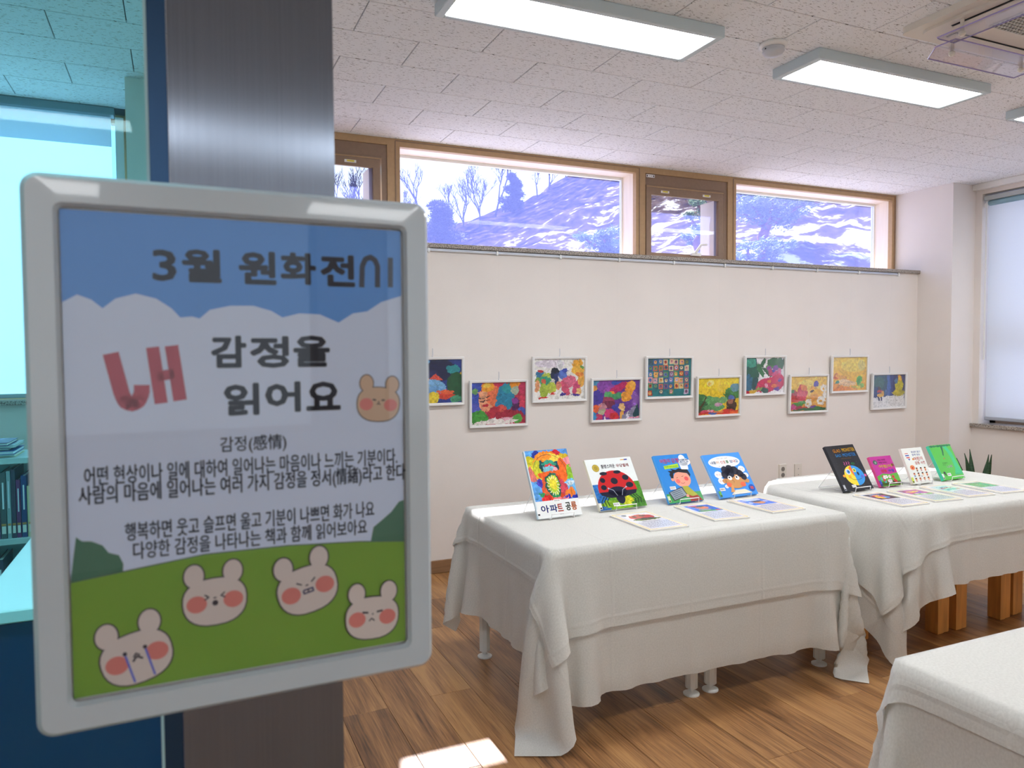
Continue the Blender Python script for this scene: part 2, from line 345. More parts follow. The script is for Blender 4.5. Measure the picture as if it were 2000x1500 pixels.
for j in range(-26, 6):
    for i in range(-9, 9):
        x = X0+i*.6+(.3 if j % 2 else 0); y = Y0+j*.3
        xa = max(x, XL); xb = min(x+.6, XR); ya = y; yb = min(y+.3, YW)
        if xb-xa < .02 or yb-ya < .02 or yb < YF: continue
        if x > -1.8 and y > 1.4:
            if xb-xa < .59 or yb-ya < .29: MB().box((xa+.0015, ya+.0015, HC), (xb-.0015, yb-.0015, HC+.014), .0012).build('ceiling_tile', M['tile'], ce)
            else:
                o = bpy.data.objects.new('ceiling_tile', tm); COL.objects.link(o); o.parent = ce; o.location = (x, y, 0)
        else: rest.box((xa+.0015, ya+.0015, HC), (xb-.0015, yb-.0015, HC+.014))
rest.build('tile_field', M['tile'], ce)['kind'] = 'stuff'

# back wall: low thick wall under the high windows, left part with the tall window opening
LW0, LW1 = -2.55, PX0          # tall left window opening in X
wb = MB().box((PX1-.02, YB, 0), (XC, YW+.2, LEDGE-.028))
wb.box((LW0, YW, 0), (LW1, YW+.2, 1.185)); wb.box((XL-.2, YW, 0), (LW0, YW+.2, HC))
wb.box((PX0, YP+.02, 0), (PX1, YW+.2, HC+.01))           # left pillar
wb.box((XC, YP, 0), (XR+.3, YW+.2, HC+.01))               # right pillar
tag(wb.build('wall_back', M['wall']), kind='structure')
# right wall with window opening
RW0, RW1, RZ0, RZ1 = 1.5, 4.235, .80, 2.755
wr = MB().box((XR, YF, 0), (XR+.25, RW0, HC)); wr.box((XR, RW0, 0), (XR+.25, YP, RZ0-.03)); wr.box((XR, RW1, RZ0-.03), (XR+.25, YP, HC)); wr.box((XR, RW0, RZ1), (XR+.25, RW1, HC))
tag(wr.build('wall_right', M['wall']), kind='structure')
tag(MB().box((XL-.2, YF-.2, 0), (XL, YW, HC)).build('wall_left', M['wall']), kind='structure')
wf = MB().box((XL-.2, YF-.2, 0), (XR+.3, YF, .85)).box((XL-.2, YF-.2, 2.62), (XR+.3, YF, HC))
for xa_, xb_ in ((XL-.2, -2.4), (1.2, 1.7), (5.3, XR+.3)): wf.box((xa_, YF-.2, .85), (xb_, YF, 2.62))
tag(wf.build('wall_front', M['wall']), kind='structure')
bb = MB().box((PX1, YB-.012, 0), (XC, YB, .085), .003); tag(bb.build('baseboard_back', M['skirt']), kind='structure')
tag(MB().box((XR-.012, YF, 0), (XR, YP, .085), .003).build('baseboard_right', M['skirt']), kind='structure')
# granite ledge in three slabs
lg = empty('trim_1', (0, 0, 0), kind='structure')
cuts = [PX1-.02, 1.955, 3.415, 4.9, XC]
for a, b in zip(cuts[:-1], cuts[1:]): MB().box((a+.0008, YB-.025, LEDGE-.028), (b-.0008, YW+.02, LEDGE), .002).build('granite_slab', M['granite'], lg)

# high windows
def rframe(mb, x0, x1, z0, z1, y0, y1, w, wt=None, wb_=None):
    wt = w if wt is None else wt; wb_ = w if wb_ is None else wb_
    mb.box((x0, y0, z0), (x0+w, y1, z1), .002); mb.box((x1-w, y0, z0), (x1, y1, z1), .002)
    mb.box((x0+w, y0, z1-wt), (x1-w, y1, z1), .002); mb.box((x0+w, y0, z0), (x1-w, y1, z0+wb_), .002); return mb
def fixed_window(name, x0, x1):
    r = empty(name, (x0, YW, LEDGE), kind='structure'); o = (-x0, -YW, -LEDGE)
    rframe(MB(), x0, x1, LEDGE, HC, YW-.03, YW+.012, .045, .050, .02).build('window_frame', M['frame'], r, loc=o)
    rframe(MB(), x0+.012, x1-.012, LEDGE, HC-.01, YW-.034, YW-.028, .006, .006, .004).build('frame_bead', M['frame2'], r, loc=o)
    a, b = x0+.045, x1-.045
    rv = MB(); rv.box((a-.02, YW+.012, LEDGE), (a, YW+.20, HC-.05)); rv.box((b, YW+.012, LEDGE), (b+.02, YW+.20, HC-.05)); rv.box((a-.02, YW+.012, HC-.05), (b+.02, YW+.20, HC-.02)); rv.box((a, YW+.02, LEDGE-.03), (b, YW+.20, LEDGE+.002))
    rv.build('window_reveal', M['reveal'], r, loc=o)
    rframe(MB(), a, b, LEDGE, HC-.05, YW+.155, YW+.185, .012, .02, .012).build('glazing_bead', M['whitemetal'], r, loc=o)
    MB().box((a+.008, YW+.168, LEDGE+.006), (b-.008, YW+.174, HC-.065)).build('pane', M['winglass'], r, loc=o); return r
def opening_window(name, x0, x1, handle=True):
    r = empty(name, (x0, YW, LEDGE), kind='structure'); o = (-x0, -YW, -LEDGE)
    rframe(MB(), x0, x1, LEDGE, HC, YW-.03, YW+.012, .04, .045, .02).build('window_frame', M['frame'], r, loc=o)
    a, b = x0+.04, x1-.04
    rframe(MB(), a, b, LEDGE+.01, HC-.045, YW-.02, YW+.19, .035, .085, .02).build('inner_frame', M['frame2'], r, loc=o)
    a2, b2 = a+.005, b-.05
    sash = rframe(MB(), a2, b2, LEDGE+.012, HC-.13, YW-.036, YW-.012, .045, .075, .05); s = sash.build('sash', M['frame2'], r, loc=o)
    MB().box((a2, YW-.040, HC-.146), (b2, YW-.034, HC-.140)).build('sash_bead', M['frame'], s)
    rv = MB(); rv.box((b2-.066, YW+.0, LEDGE+.06), (b2-.040, YW+.17, HC-.20)); rv.build('window_reveal', M['reveal'], r, loc=o)
    MB().box((a2+.03, YW-.012, LEDGE+.05), (b2-.035, YW-.006, HC-.19)).build('pane', M['winglass'], r, loc=o)
    for fx in (.18, .72):
        xx = a2+(b2-a2)*fx; l = MB().box((xx, YW-.040, HC-.185), (xx+.075, YW-.036, HC-.167), .001).build('latch', M['white'], r, loc=o); l['label'] = 'small white latch with a yellow strip'
        MB().box((xx+.015, YW-.0418, HC-.180), (xx+.062, YW-.040, HC-.170)).build('latch_strip', mat('yellow_strip', 'e2cf3a', .5), l)
    if handle:
        hx = a2+(b2-a2)*.62; h = MB().box((hx-.045, YW-.06, LEDGE+.05), (hx+.045, YW-.036, LEDGE+.075), .004)
        h.tube([(hx-.01, YW-.055, LEDGE+.07), (hx+.005, YW-.07, LEDGE+.10), (hx+.03, YW-.075, LEDGE+.135), (hx+.085, YW-.075, LEDGE+.14)], [.012, .011, .010, .009], 8).build('handle', M['white'], r, loc=o)['label'] = 'white lever handle'
    return r
for k_, (xa_, xb_) in enumerate(((-2.4, 1.2), (1.7, 5.3))):  # unseen windows added behind the camera for cool fill on the sign
    w_ = empty('window_%d' % (7+k_), (0, 0, 0), kind='structure'); g_ = rframe(MB(), xa_, xb_, .85, 2.62, YF-.12, YF-.06, .05)
    g_.box(((xa_+xb_)/2-.03, YF-.12, .9), ((xa_+xb_)/2+.03, YF-.06, 2.57)); g_.build('window_frame', M['frame'], w_)
    MB().box((xa_+.05, YF-.095, .9), (xb_-.05, YF-.089, 2.57)).build('pane', M['clearglass'], w_)
opening_window('window_1', PX1, 1.318, False)
fixed_window('window_2', 1.318, 3.245)
opening_window('window_3', 3.245, 4.115)
fixed_window('window_4', 4.115, XC-.002)
stk = bpy.data.objects['window_3']
pr = Print(); pr.rect(0, 0, .075, .022, 'f4f4f4'); pr.up(); pr.rect(.004, .004, .014, .018, '444444'); pr.rect(.061, .004, .071, .018, '444444'); pr.rect(.022, .009, .034, .014, '888888'); pr.rect(.038, .009, .053, .014, '888888'); pr.build('sticker', stk, loc=(.047, -.0325, HC-LEDGE-.075))['label'] = 'white maker sticker'

# ceiling trim strip along the windows and the hanging rail
rail = empty('picture_rail', (0, YB, 2.09), 'white aluminium picture hanging rail under the granite ledge', 'rail'); ro = (0, -YB, -2.09)
MB().box((1.0, YB-.012, 2.092), (XC-.24, YB, 2.104), .002).build('track', mat('rail_aluminium', 'c9d0dc', .35, .3), rail, loc=ro)
MB().box((1.0, YB-.018, 2.086), (XC-.24, YB-.010, 2.0925), .002).build('track_lip', mat('rail_lip', 'dfe4ec', .35, .2), rail, loc=ro)
for k in range(10): MB().box((1.47+.4735*k, YB-.021, 2.078), (1.482+.4735*k, YB, 2.106), .001).build('bracket', M['whitemetal'], rail, loc=ro)

# tall left window, roller blind
w5 = empty('window_5', (0, 0, 0), kind='structure')
rframe(MB(), LW0, LW1, 1.185, HC, YW+.13, YW+.19, .05).box((-1.40, YW+.13, 1.1), (-1.34, YW+.19, HC), .002).build('window_frame', M['frame'], w5)
MB().box((LW0+.05, YW+.155, 1.235), (LW1-.05, YW+.161, HC-.05)).build('pane', M['winglass'], w5)
MB().box((LW0, YW-.05, 1.165), (LW1, YW+.13, 1.188), .002).build('window_sill', M['granite'], w5)
MB().box((LW1-.03, YW-.01, 1.19), (LW1, YW+.13, HC)).build('window_reveal', M['frame'], w5)
def blind(x0, x1, z0, name, label, loc, rz=0, chain=None):
    """blind in the local XZ plane facing -Y"""
    b = empty(name, loc, label, 'blind', rz=rz)
    MB().box((x0, -.05, HC-.045), (x1, .03, HC-.001), .004).build('head_box', mat(name+'_head', '7f929c', .4), b)
    n = 16; V = []; F = []
    for k in range(n+1):
        t = k/n
        for j in (0, 1): V.append((x0+.02+(x1-x0-.04)*j, -.004+.004*sin(t*9), z0+.02+(HC-.045-z0-.02)*t))
    for k in range(n): F.append((2*k, 2*k+1, 2*k+3, 2*k+2))
    MB().add(V, F).build('fabric', M['blind'], b)
    MB().box((x0+.015, -.016, z0), (x1-.015, .008, z0+.024), .004).build('bottom_bar', mat(name+'_bar', 'aab6bd', .4), b)
    if chain is not None:
        c = MB(); k = 0
        for cx in (chain, chain+.018):
            z = z0+.02
            while z < HC-.05: c.lathe([(.001, -.0035), (.0035, 0), (.001, .0035)], (cx, -.02, z), 5); z += .012
        co = c.build('bead_chain', M['white'], b); co['kind'] = 'stuff'
    return b
bl = blind(LW0+.03, LW1-.085, 1.20, 'roller_blind', 'white roller blind glowing behind the teal glass at left', (0, YW+.03, 0), chain=LW1-.072)
MB().box((LW1-.083, -.030, 1.2), (LW1-.040, -.024, HC-.05)).build('chain_strip', M['white'], bl)

# right window and blind, sill, pelmet
w6 = empty('window_6', (0, 0, 0), kind='structure')
g = MB()
for y0, y1 in ((RW0, RW0+.05), (RW1-.05, RW1), (2.85, 2.91)): g.box((XR+.15, y0, RZ0), (XR+.21, y1, RZ1), .002)
for z0, z1 in ((RZ0, RZ0+.05), (RZ1-.05, RZ1), (1.50, 1.57)): g.box((XR+.15, RW0, z0), (XR+.21, RW1, z1), .002)
g.build('window_frame', M['frame2'], w6)
MB().box((XR+.175, RW0, RZ0), (XR+.181, RW1, RZ1)).build('pane', M['winglass'], w6)
MB().box((XR-.035, RW0, RZ0-.03), (XR+.15, YP-.004, RZ0), .002).build('window_sill', M['granite'], w6)
MB().box((XR-.05, RW0-.1, HC-.05), (XR+.0, YP-.004, HC), .004).build('pelmet', M['white'], w6)
rb = empty('roller_blind', (XR+.045, 0, 0), 'pale blue-grey roller blind at the right edge of the room', 'blind')
MB().box((-.04, RW0+.02, 2.70), (.05, RW1-.012, 2.735), .004).build('head_box', mat('blind_head', 'b9c0c0', .4), rb)
MB().box((-.02, RW0+.03, 2.655), (.02, RW1-.03, 2.70), .012).build('roller', mat('blind_roller', '8fb4c4', .5), rb)
V = []; F = []
for k in range(13):
    for j in (0, 1): V.append((.002*sin(k*.9), RW0+.03+(RW1-.062-RW0)*j, .86+1.82*k/12))
for k in range(12): F.append((2*k, 2*k+1, 2*k+3, 2*k+2))
MB().add(V, F).build('fabric', M['blind'], rb)
MB().box((-.012, RW0+.025, .832), (.012, RW1-.028, .862), .005).build('bottom_bar', mat('blind_bar', 'a3a9b4', .4), rb)
MB().tube([(-.02, RW1-.018, 2.70), (-.022, RW1-.018, 1.35)], .004, 6).tube([(-.02, RW1-.028, 2.70), (-.022, RW1-.028, 1.35)], .004, 6).build('pull_cord', M['white'], rb)
MB().lathe([(.012, -.02), (.016, 0), (.012, .02)], (-.02, RW1-.02, 2.66), 10).build('cord_pulley', M['white'], rb)

# ---------------------------------------------------------------- ceiling lights, detector, air conditioner
DIFF = mat('lit_diffuser', 'fbfdff', .5, emit=PANEL)
def light(x, y, label):
    r = empty('ceiling_light', (x, y, HC), label, 'light', 'slim rectangular ceiling lights')
    h = MB(); w, d, t = .61, .150, .05
    h.box((-w, -d, -t), (-w+.035, d, 0), .003); h.box((w-.035, -d, -t), (w, d, 0), .003); h.box((-w+.035, -d, -t), (w-.035, -d+.027, 0), .003); h.box((-w+.035, d-.027, -t), (w-.035, d, 0), .003)
    h.build('housing', M['housing'], r); MB().box((-w+.036, -d+.028, -t+.006), (w-.036, d-.028, -t+.014)).build('diffuser', DIFF, r); return r
light(1.590, 2.790, 'lit ceiling light cut by the top of the picture, left of the smoke detector')
light(3.362, 2.790, 'lit ceiling light with its whole length in view, right of the smoke detector')
light(5.125, 2.760, 'lit ceiling light of which only the tip shows at the right edge')
for y in (1.0, -3.45):
    for x in (-.8, 1.59, 3.36, 5.12):
        if (x, y) == (3.36, 1.0): continue
        light(x, y, 'lit ceiling light out of the picture, %s from the left in the %s row' % ({-.8: 'first', 1.59: 'second', 3.36: 'third', 5.12: 'fourth'}[x], 'middle' if y > 0 else 'rearmost'))
sd = empty('smoke_detector', (2.53, 2.70, HC), 'round white smoke detector between the ceiling lights', 'smoke detector')
MB().lathe([(.062, 0), (.062, -.014), (.052, -.020)], n=28).build('base', M['white'], sd, True)
MB().lathe([(.050, -.0205), (.046, -.027), (.046, -.031), (.050, -.036), (.040, -.050), (.012, -.056)], n=28).build('sensor_head', mat('detector_head', 'c9cbd0', .45), sd, True)
MB().box((-.047, -.004, -.032), (.047, .004, -.026)).build('vent_slot', M['dark'], sd)

ac = empty('air_conditioner', (3.40, 1.88, HC), 'white ceiling cassette air conditioner with clear wind deflectors', 'air conditioner')
acm = mat('air_conditioner_cream', 'e3ddd0', .45)
def rrect(x0, y0, x1, y1, r, n=5):
    P = []
    for cx, cy, a0 in ((x1-r, y1-r, 0), (x0+r, y1-r, 90), (x0+r, y0+r, 180), (x1-r, y0+r, 270)):
        P += [(cx+r*cos(radians(a0+90*k/n)), cy+r*sin(radians(a0+90*k/n))) for k in range(n+1)]
    return P
h = .475
MB().prism(rrect(-h, -h, h, h, .03), -.028, 0).prism(rrect(-h+.05, -h+.05, h-.05, h-.05, .05), -.040, -.027).build('panel', acm, ac)
g = MB(); q = .235
for k in range(25):
    t = -q+2*q*k/24; g.box((t-.002, -q, -.047), (t+.002, q, -.041)); g.box((-q, t-.002, -.047), (q, t+.002, -.041))
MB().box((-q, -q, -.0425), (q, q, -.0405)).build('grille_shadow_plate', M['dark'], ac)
gg = g.build('intake_grille', mat('grille_cream', 'd8d6cf', .5), ac)
for k in range(4):
    a = k*pi/2; s_ = MB().box((-.30, .335, -.0425), (.30, .385, -.0405)).build('air_outlet', M['dark'], ac); s_.rotation_euler = (0, 0, a)
    f_ = MB().box((-.30, .338, -.050), (.30, .380, -.043), .003).build('flap', acm, ac); f_.rotation_euler = (0, 0, a)
for k in (0, 1):
    d = empty('wind_deflector', (3.40, 1.88, HC), ('clear wind deflector plate on posts at the window side of the air conditioner', 'clear wind deflector plate on posts at the left side of the air conditioner')[k], 'deflector', rz=k*pi/2)
    V = [(-.34, .31, -.085), (.34, .31, -.085), (.34, .405, -.085), (.30, .47, -.105), (-.30, .47, -.105), (-.34, .405, -.085)]
    MB().add(V+[(x_, y_, z_-.004) for x_, y_, z_ in V], [(0,1,2,5),(5,2,3,4),(6,11,8,7),(11,10,9,8)]+[(i, i+6, (i+1)%6+6, (i+1)%6) for i in range(6)]).build('plate', M['acryl'], d)
    MB().tube(V+[V[0]], .0028, 5).build('plate_edge', mat('violet_acrylic_edge', '9c8fc8', .3), d)
    for sx in (-.24, .24):
        MB().tube([(sx, .40, -.036), (sx, .40, -.094)], .008, 8).build('post', acm, d)
        MB().lathe([(.006, -.088), (.014, -.094), (.014, -.104), (.008, -.110)], (sx, .40, 0), 10).build('knob', acm, d)

# ---------------------------------------------------------------- wall sockets
def plate(x0, z1, label, kind):
    r = empty('wall_socket', (x0, YB, z1), label, 'socket'); MB().box((0, -.010, -.128), (.074, 0, 0), .003).build('faceplate', mat('socket_cream', 'dcd8ce', .4), r)
    for zz in (-.040, -.088):
        if kind == 'socket':
            MB().tube([(.037, -.0105, zz), (.037, -.0112, zz)], .019, 16).build('socket_well', mat('socket_grey', '7d7a74', .6), r)
            for dx in (-.008, .008): MB().tube([(.037+dx, -.0112, zz), (.037+dx, -.0118, zz)], .003, 6).build('contact_hole', M['dark'], r)
        else: MB().tube([(.037, -.0105, zz), (.037, -.0115, zz)], .004, 8).build('screw', M['screw'], r)
plate(4.410, .520, 'cream double power socket on the wall left of the far table', 'socket')
plate(4.575, .512, 'cream blank wall plate beside the double power socket', 'blank')
plate(2.40, .345, 'cream blank wall plate half hidden behind the ladybug book', 'blank')
plate(3.30, .410, 'cream blank wall plate showing right of the chef book', 'blank')

# ---------------------------------------------------------------- framed pictures
R_ = random.Random(3)
def blobs(n, cols, x0, x1, y0, y1, r0, r1, seed):
    q = random.Random(seed); return [(q.uniform(x0, x1), q.uniform(y0, y1), q.uniform(r0, r1), q.uniform(r0, r1), q.choice(cols), q.uniform(0, 180)) for _ in range(n)]
ART = {
 0: ('2a3f8c', [(.15,.2,.35,.3,'4fa8dc'),(.25,.3,.2,.12,'8fd0ea'),([(0,.35),(.3,.3),(.45,.5),(.4,.55),(0,.75)],'c8405a'),([(0,.32),(.35,.3),(.5,.5),(.35,.6),(.2,.5)],'f0a860'),(.62,.22,.24,.27,'1c2348'),(.5,.35,.1,.12,'2a2f60'),([(.45,.42),(.55,.33),(.66,.45),(.52,.5)],'e05545'),([(.75,.6),(1,.25),(1,.35),(.8,.7)],'f2c832'),(.85,.22,.12,.1,'2f8f96'),(.9,.6,.16,.3,'245a38'),(.5,.65,.22,.2,'7db4e0'),(.42,.78,.3,.18,'6fa6dc'),(.1,.8,.2,.16,'3f9a50'),(.7,.85,.2,.07,'d8452e'),(.72,.75,.16,.05,'e8643a'),(.5,.9,.09,.16,'f0d23a'),(.1,.96,.2,.08,'e88a80'),(.9,.93,.12,.08,'4a9a74')]),
 1: ('b8324c', [(.06,.3,.2,.4,'3f56b8'),(.03,.8,.15,.3,'5a60c0'),(.5,.2,.22,.18,'cf3550'),(.06,.2,.06,.08,'6aa060'),(.3,.38,.18,.28,'e8552e'),(.24,.42,.12,.24,'f0a880'),(.42,.32,.15,.25,'ee7a50'),(.3,.1,.12,.12,'f2a030'),(.28,.08,.06,.06,'f8cc50'),(.17,.36,.06,.015,'2a3438'),(.29,.32,.05,.015,'2a3438'),(.19,.44,.04,.01,'5a3030'),(.3,.42,.04,.01,'5a3030'),(.26,.53,.055,.035,'c82838'),(.3,.62,.12,.07,'f0a078'),(.62,.35,.16,.32,'2a86a8'),(.66,.15,.1,.12,'2f9aa0'),(.81,.08,.1,.12,'f29a28'),(.8,.2,.08,.1,'a8b8a0'),(.95,.15,.08,.15,'c83a60'),(.83,.55,.1,.2,'5a2860'),(.8,.45,.07,.07,'8a3a90'),(.94,.5,.06,.18,'d0405c'),(.92,.72,.1,.12,'4a60b8'),(.5,.55,.08,.1,'3a86b0'),(.55,.65,.09,.12,'e05a50'),(.42,.72,.09,.16,'c03040'),(.7,.8,.28,.14,'a82840'),(.15,.84,.16,.2,'4aa03c'),(.84,.88,.1,.12,'5aae48'),([(0,.95),(.4,.86),(.9,.9),(.7,1),(0,1)],'f2e8e0'),([(.55,.84),(.78,.86),(.6,.94)],'ecb0c0')]),
 2: ('f2efe8', [(.3,.12,.3,.1,'e6dde8'),(.5,.2,.06,.2,'dcdce0'),(.11,.4,.08,.13,'3a78a0'),(.12,.31,.05,.04,'c83a3a'),(.08,.52,.07,.08,'88b050'),(.25,.45,.1,.11,'b8cc50'),(.22,.56,.11,.15,'3aa080'),(.2,.55,.05,.07,'d86a50'),(.18,.76,.08,.17,'a8c048'),(.34,.72,.1,.14,'c0d050'),(.17,.94,.09,.025,'d83030'),(.37,.85,.07,.04,'d83a30'),(.42,.32,.09,.1,'1c2838'),(.37,.42,.05,.08,'203050'),(.44,.5,.05,.14,'2a3a70'),(.57,.38,.07,.12,'5a78c8'),(.6,.28,.05,.05,'3a50b0'),(.48,.65,.05,.12,'e08a70'),(.05,.65,.04,.15,'e8a070'),(.7,.55,.13,.16,'d86a88'),(.62,.72,.07,.2,'d85878',-20),(.85,.7,.07,.2,'cf4f78',15),(.58,.87,.07,.04,'4a3a98'),(.83,.9,.09,.03,'4a3a98'),(.86,.14,.1,.14,'eaa838'),(.88,.28,.14,.12,'f0b848'),(.94,.5,.07,.2,'eab050'),(.9,.38,.08,.06,'e88a40'),(.95,.2,.05,.03,'6a9a50'),(.9,.8,.05,.08,'f0c080')]),
 3: ('6a3a98', [(.08,.1,.1,.14,'4a90b8'),(.04,.22,.06,.1,'e8a050'),(.3,.15,.2,.18,'8a48a8'),(.5,.07,.12,.07,'3a50b0'),(.35,.26,.12,.1,'a050b0'),(.55,.2,.22,.09,'c02468',-25),(.66,.12,.12,.08,'b82060'),(.4,.32,.05,.05,'f08a30'),(.45,.42,.2,.08,'4a9a68',-15),(.32,.36,.08,.08,'5ab070'),(.3,.52,.16,.12,'a04060'),(.35,.62,.13,.1,'7a3050'),(.8,.22,.11,.2,'f09a30',15),(.72,.42,.12,.16,'f0a038',30),(.85,.15,.06,.12,'f4b048'),(.1,.45,.12,.2,'4a3aa0'),(.2,.68,.1,.1,'c88a98'),(.9,.5,.08,.2,'8a5ab0'),(.05,.72,.07,.1,'e8643a'),(.2,.8,.09,.08,'b8b898'),(.38,.85,.12,.12,'d8407a'),(.5,.7,.09,.1,'4a48b0'),(.45,.92,.1,.09,'d83038'),(.62,.68,.07,.08,'f0c080'),(.62,.9,.05,.12,'f0b050'),([(.65,.9),(.95,.6),(.98,1),(.6,1)],'8a88a0'),([(.85,.95),(.97,.6),(1,1)],'1c4850'),(.1,.92,.12,.08,'c83868'),(.03,.9,.05,.1,'3a90c8'),([(.25,1),(.26,.88),(.3,1)],'f4e8f0'),([(.7,1),(.76,.78),(.8,1)],'e8e0f0'),([(.7,.99),(1,.94),(1,1),(.7,1)],'f0a0b0')]),
 4: ('1f7a80', []),
 5: (('f6d830', 'f0c428'), [(.3,.13,.08,.08,'f8e890'),(.28,.14,.035,.04,'f0a040'),(.28,.14,.022,.025,'f8e060'),(.85,.42,.18,.17,'4a8a4a'),(.9,.28,.12,.12,'6a98a8'),(.75,.5,.1,.1,'3f7a44'),([(.87,.45),(.93,.6),(.92,.85),(.88,.85),(.9,.62)],'5a4a30'),(.1,.55,.14,.14,'3f7a40'),(.25,.62,.18,.13,'58a060'),(.45,.65,.18,.12,'6aa868'),(.6,.6,.12,.09,'78b070'),(.12,.75,.15,.15,'2f6a40'),(.4,.8,.25,.1,'5a9a60'),(.5,.72,.1,.05,'c8a0b8'),([(.0,.9),(.2,.5),(.22,.52),(.06,.95)],'4a3a20'),(.82,.75,.13,.2,'4a3428'),(.8,.65,.07,.08,'a87058'),(.81,.55,.07,.06,'5a78c0'),(.82,.88,.08,.08,'3a2820'),([(0,.93),(.2,.86),(.5,.9),(.7,.86),(1,.9),(1,1),(0,1)],'d8382c'),(.15,.9,.08,.04,'e05070'),(.5,.93,.14,.04,'e88a50'),(.35,.97,.1,.03,'4a68b0'),(.88,.96,.12,.04,'e8642c'),(.3,.9,.07,.03,'e89ab0')]),
 6: ('f0eef0', [(.12,.3,.2,.38,'2a5a60'),(.18,.5,.16,.35,'24604a'),(.14,.15,.14,.14,'3a9a80'),(.08,.7,.1,.25,'2a6a88'),(.25,.75,.08,.2,'1f5050'),(.42,.2,.06,.2,'2f6a40',20),(.38,.35,.06,.2,'3a7a48',-25),(.55,.4,.05,.17,'2a5a30',-40),(.66,.2,.09,.22,'4a8a3c',35),(.75,.12,.2,.12,'2f6a38'),(.88,.2,.12,.2,'3a7040'),(.6,.3,.07,.07,'a04a98'),(.66,.42,.08,.1,'c04870'),(.78,.3,.08,.08,'8a50a8'),(.8,.48,.12,.1,'d05080'),(.88,.38,.06,.08,'e070a0'),(.94,.15,.08,.14,'1f5a38'),(.72,.38,.04,.05,'4a50b0'),(.65,.75,.35,.2,'d8285a'),(.85,.68,.2,.2,'cf2858'),(.5,.88,.25,.12,'c82450'),(.62,.66,.04,.05,'f08a40'),(.9,.65,.05,.05,'4a48a8'),(.75,.8,.06,.06,'f07a40'),(.82,.9,.07,.06,'6a3aa0'),(.55,.78,.04,.05,'f0a0b8'),(.18,.95,.12,.06,'d0a838'),(.35,.88,.1,.05,'8a9a40'),(.5,.93,.1,.08,'2a5a50'),(.05,.96,.06,.05,'c83048')]),
 7: (('f4cc50', 'f0a848'), [(.5,.3,.35,.2,'f6dc70'),(.1,.3,.12,.14,'f4c850'),(.33,.45,.14,.22,'d04a5a'),(.28,.6,.16,.16,'e0586a'),(.36,.33,.08,.1,'e88a50'),(.1,.5,.09,.12,'b83048'),(.1,.65,.1,.1,'d84848'),(.06,.42,.05,.05,'4a8a50'),(.7,.22,.08,.1,'5a50b0'),(.62,.38,.09,.1,'f4b048'),(.58,.5,.09,.09,'f8d878'),(.72,.5,.16,.14,'f2b830'),(.68,.6,.14,.1,'e8a030'),([(.52,.42),(.62,.38),(.66,.42),(.56,.46)],'3a3a48'),(.92,.35,.09,.12,'f4efe0'),(.92,.37,.03,.04,'e8b030'),(.85,.7,.11,.13,'f6f2e4'),(.85,.71,.03,.04,'e8a828'),(.96,.55,.06,.1,'f0ece0'),(.5,.78,.1,.12,'f2eee2'),(.5,.78,.03,.04,'d8b030'),(.2,.82,.14,.07,'4a9a50'),(.32,.75,.1,.06,'58a058'),(.1,.88,.1,.08,'c84a90'),(.25,.9,.08,.06,'a03050'),(.65,.9,.1,.06,'7a50a8'),(.4,.92,.12,.06,'d84040'),([(0,.97),(.4,.9),(1,.93),(1,1),(0,1)],'2a6a48'),(.75,.93,.1,.05,'3a8a50'),(.62,.65,.06,.06,'e8983a')]),
 8: (('f6d040', 'f0b030'), [(.6,.25,.35,.2,'f4d858'),(.85,.25,.12,.15,'e0d070'),(.1,.85,.2,.12,'f0a040'),(.3,.95,.35,.08,'e88a30'),(.12,.55,.06,.07,'c87038'),(.1,.6,.08,.03,'d86a28'),(.16,.72,.06,.05,'4a9a80'),(.3,.6,.22,.06,'e8a848',20),(.45,.78,.25,.08,'f0c890'),(.35,.7,.15,.05,'f2d0a0'),(.8,.68,.09,.1,'5ab848'),(.78,.75,.04,.12,'4a9a40'),(.85,.85,.1,.08,'8ac050'),(.7,.9,.15,.05,'d0c048'),(.55,.95,.2,.04,'f09a38')]),
 9: ('243a7a', [([(0,0),(.45,0),(.45,.62),(0,.6)],'2f5a70'),(.2,.25,.16,.2,'3a6a68'),([(.44,0),(.55,0),(.55,.65),(.44,.65)],'3f6ab8'),([(.55,.02),(.62,.02),(.62,.62),(.55,.62)],'2a4a98'),(.12,.5,.1,.15,'2a4a80'),(.82,.35,.14,.22,'c8c028'),(.75,.55,.09,.12,'d8c830'),(.9,.6,.1,.12,'b8b030'),(.84,.1,.06,.08,'f0a830'),(.84,.1,.03,.04,'f8e050'),(.22,.5,.08,.05,'c84838'),(.25,.62,.1,.05,'e8b848'),(.3,.55,.05,.06,'d8a040'),(.42,.52,.05,.08,'4a70a8'),(.72,.2,.05,.08,'4a80b0'),(.2,.4,.04,.06,'5a3a40'),([(0,.68),(1,.64),(1,1.1),(-.1,1.1),(-.1,.68)],'eef0f0'),([(.17,.66),(.22,.66),(.22,.8),(.17,.8)],'2a3060'),([(.24,.66),(.29,.66),(.28,.8),(.24,.8)],'2a3060')]),
}
PICL = ['framed picture half hidden behind the poster, dark-haired figure in blue and yellow', 'framed picture of a closed-eyed smiling face among red, blue and green shapes', 'framed picture of patterned creatures walking on a white ground', 'framed picture of orange and magenta feathers over a purple crowd', 'framed picture of a teal sheet covered with small square portraits',
 'framed picture of a brown creature in a garden under a yellow sky', 'framed picture of green tangled vines over crimson flowers', 'framed picture of daisies and pink blossom on a golden ground', 'framed picture of a pale figure lying in a plain golden field', 'framed picture of a blue night window with a white lower band, nearest the corner']
fm = mat('white_picture_frame', 'e8e8e6', .35)
fr_mesh = None
WIRE = mat('thin_steel_wire', 'b9bcc6', .3, .6)
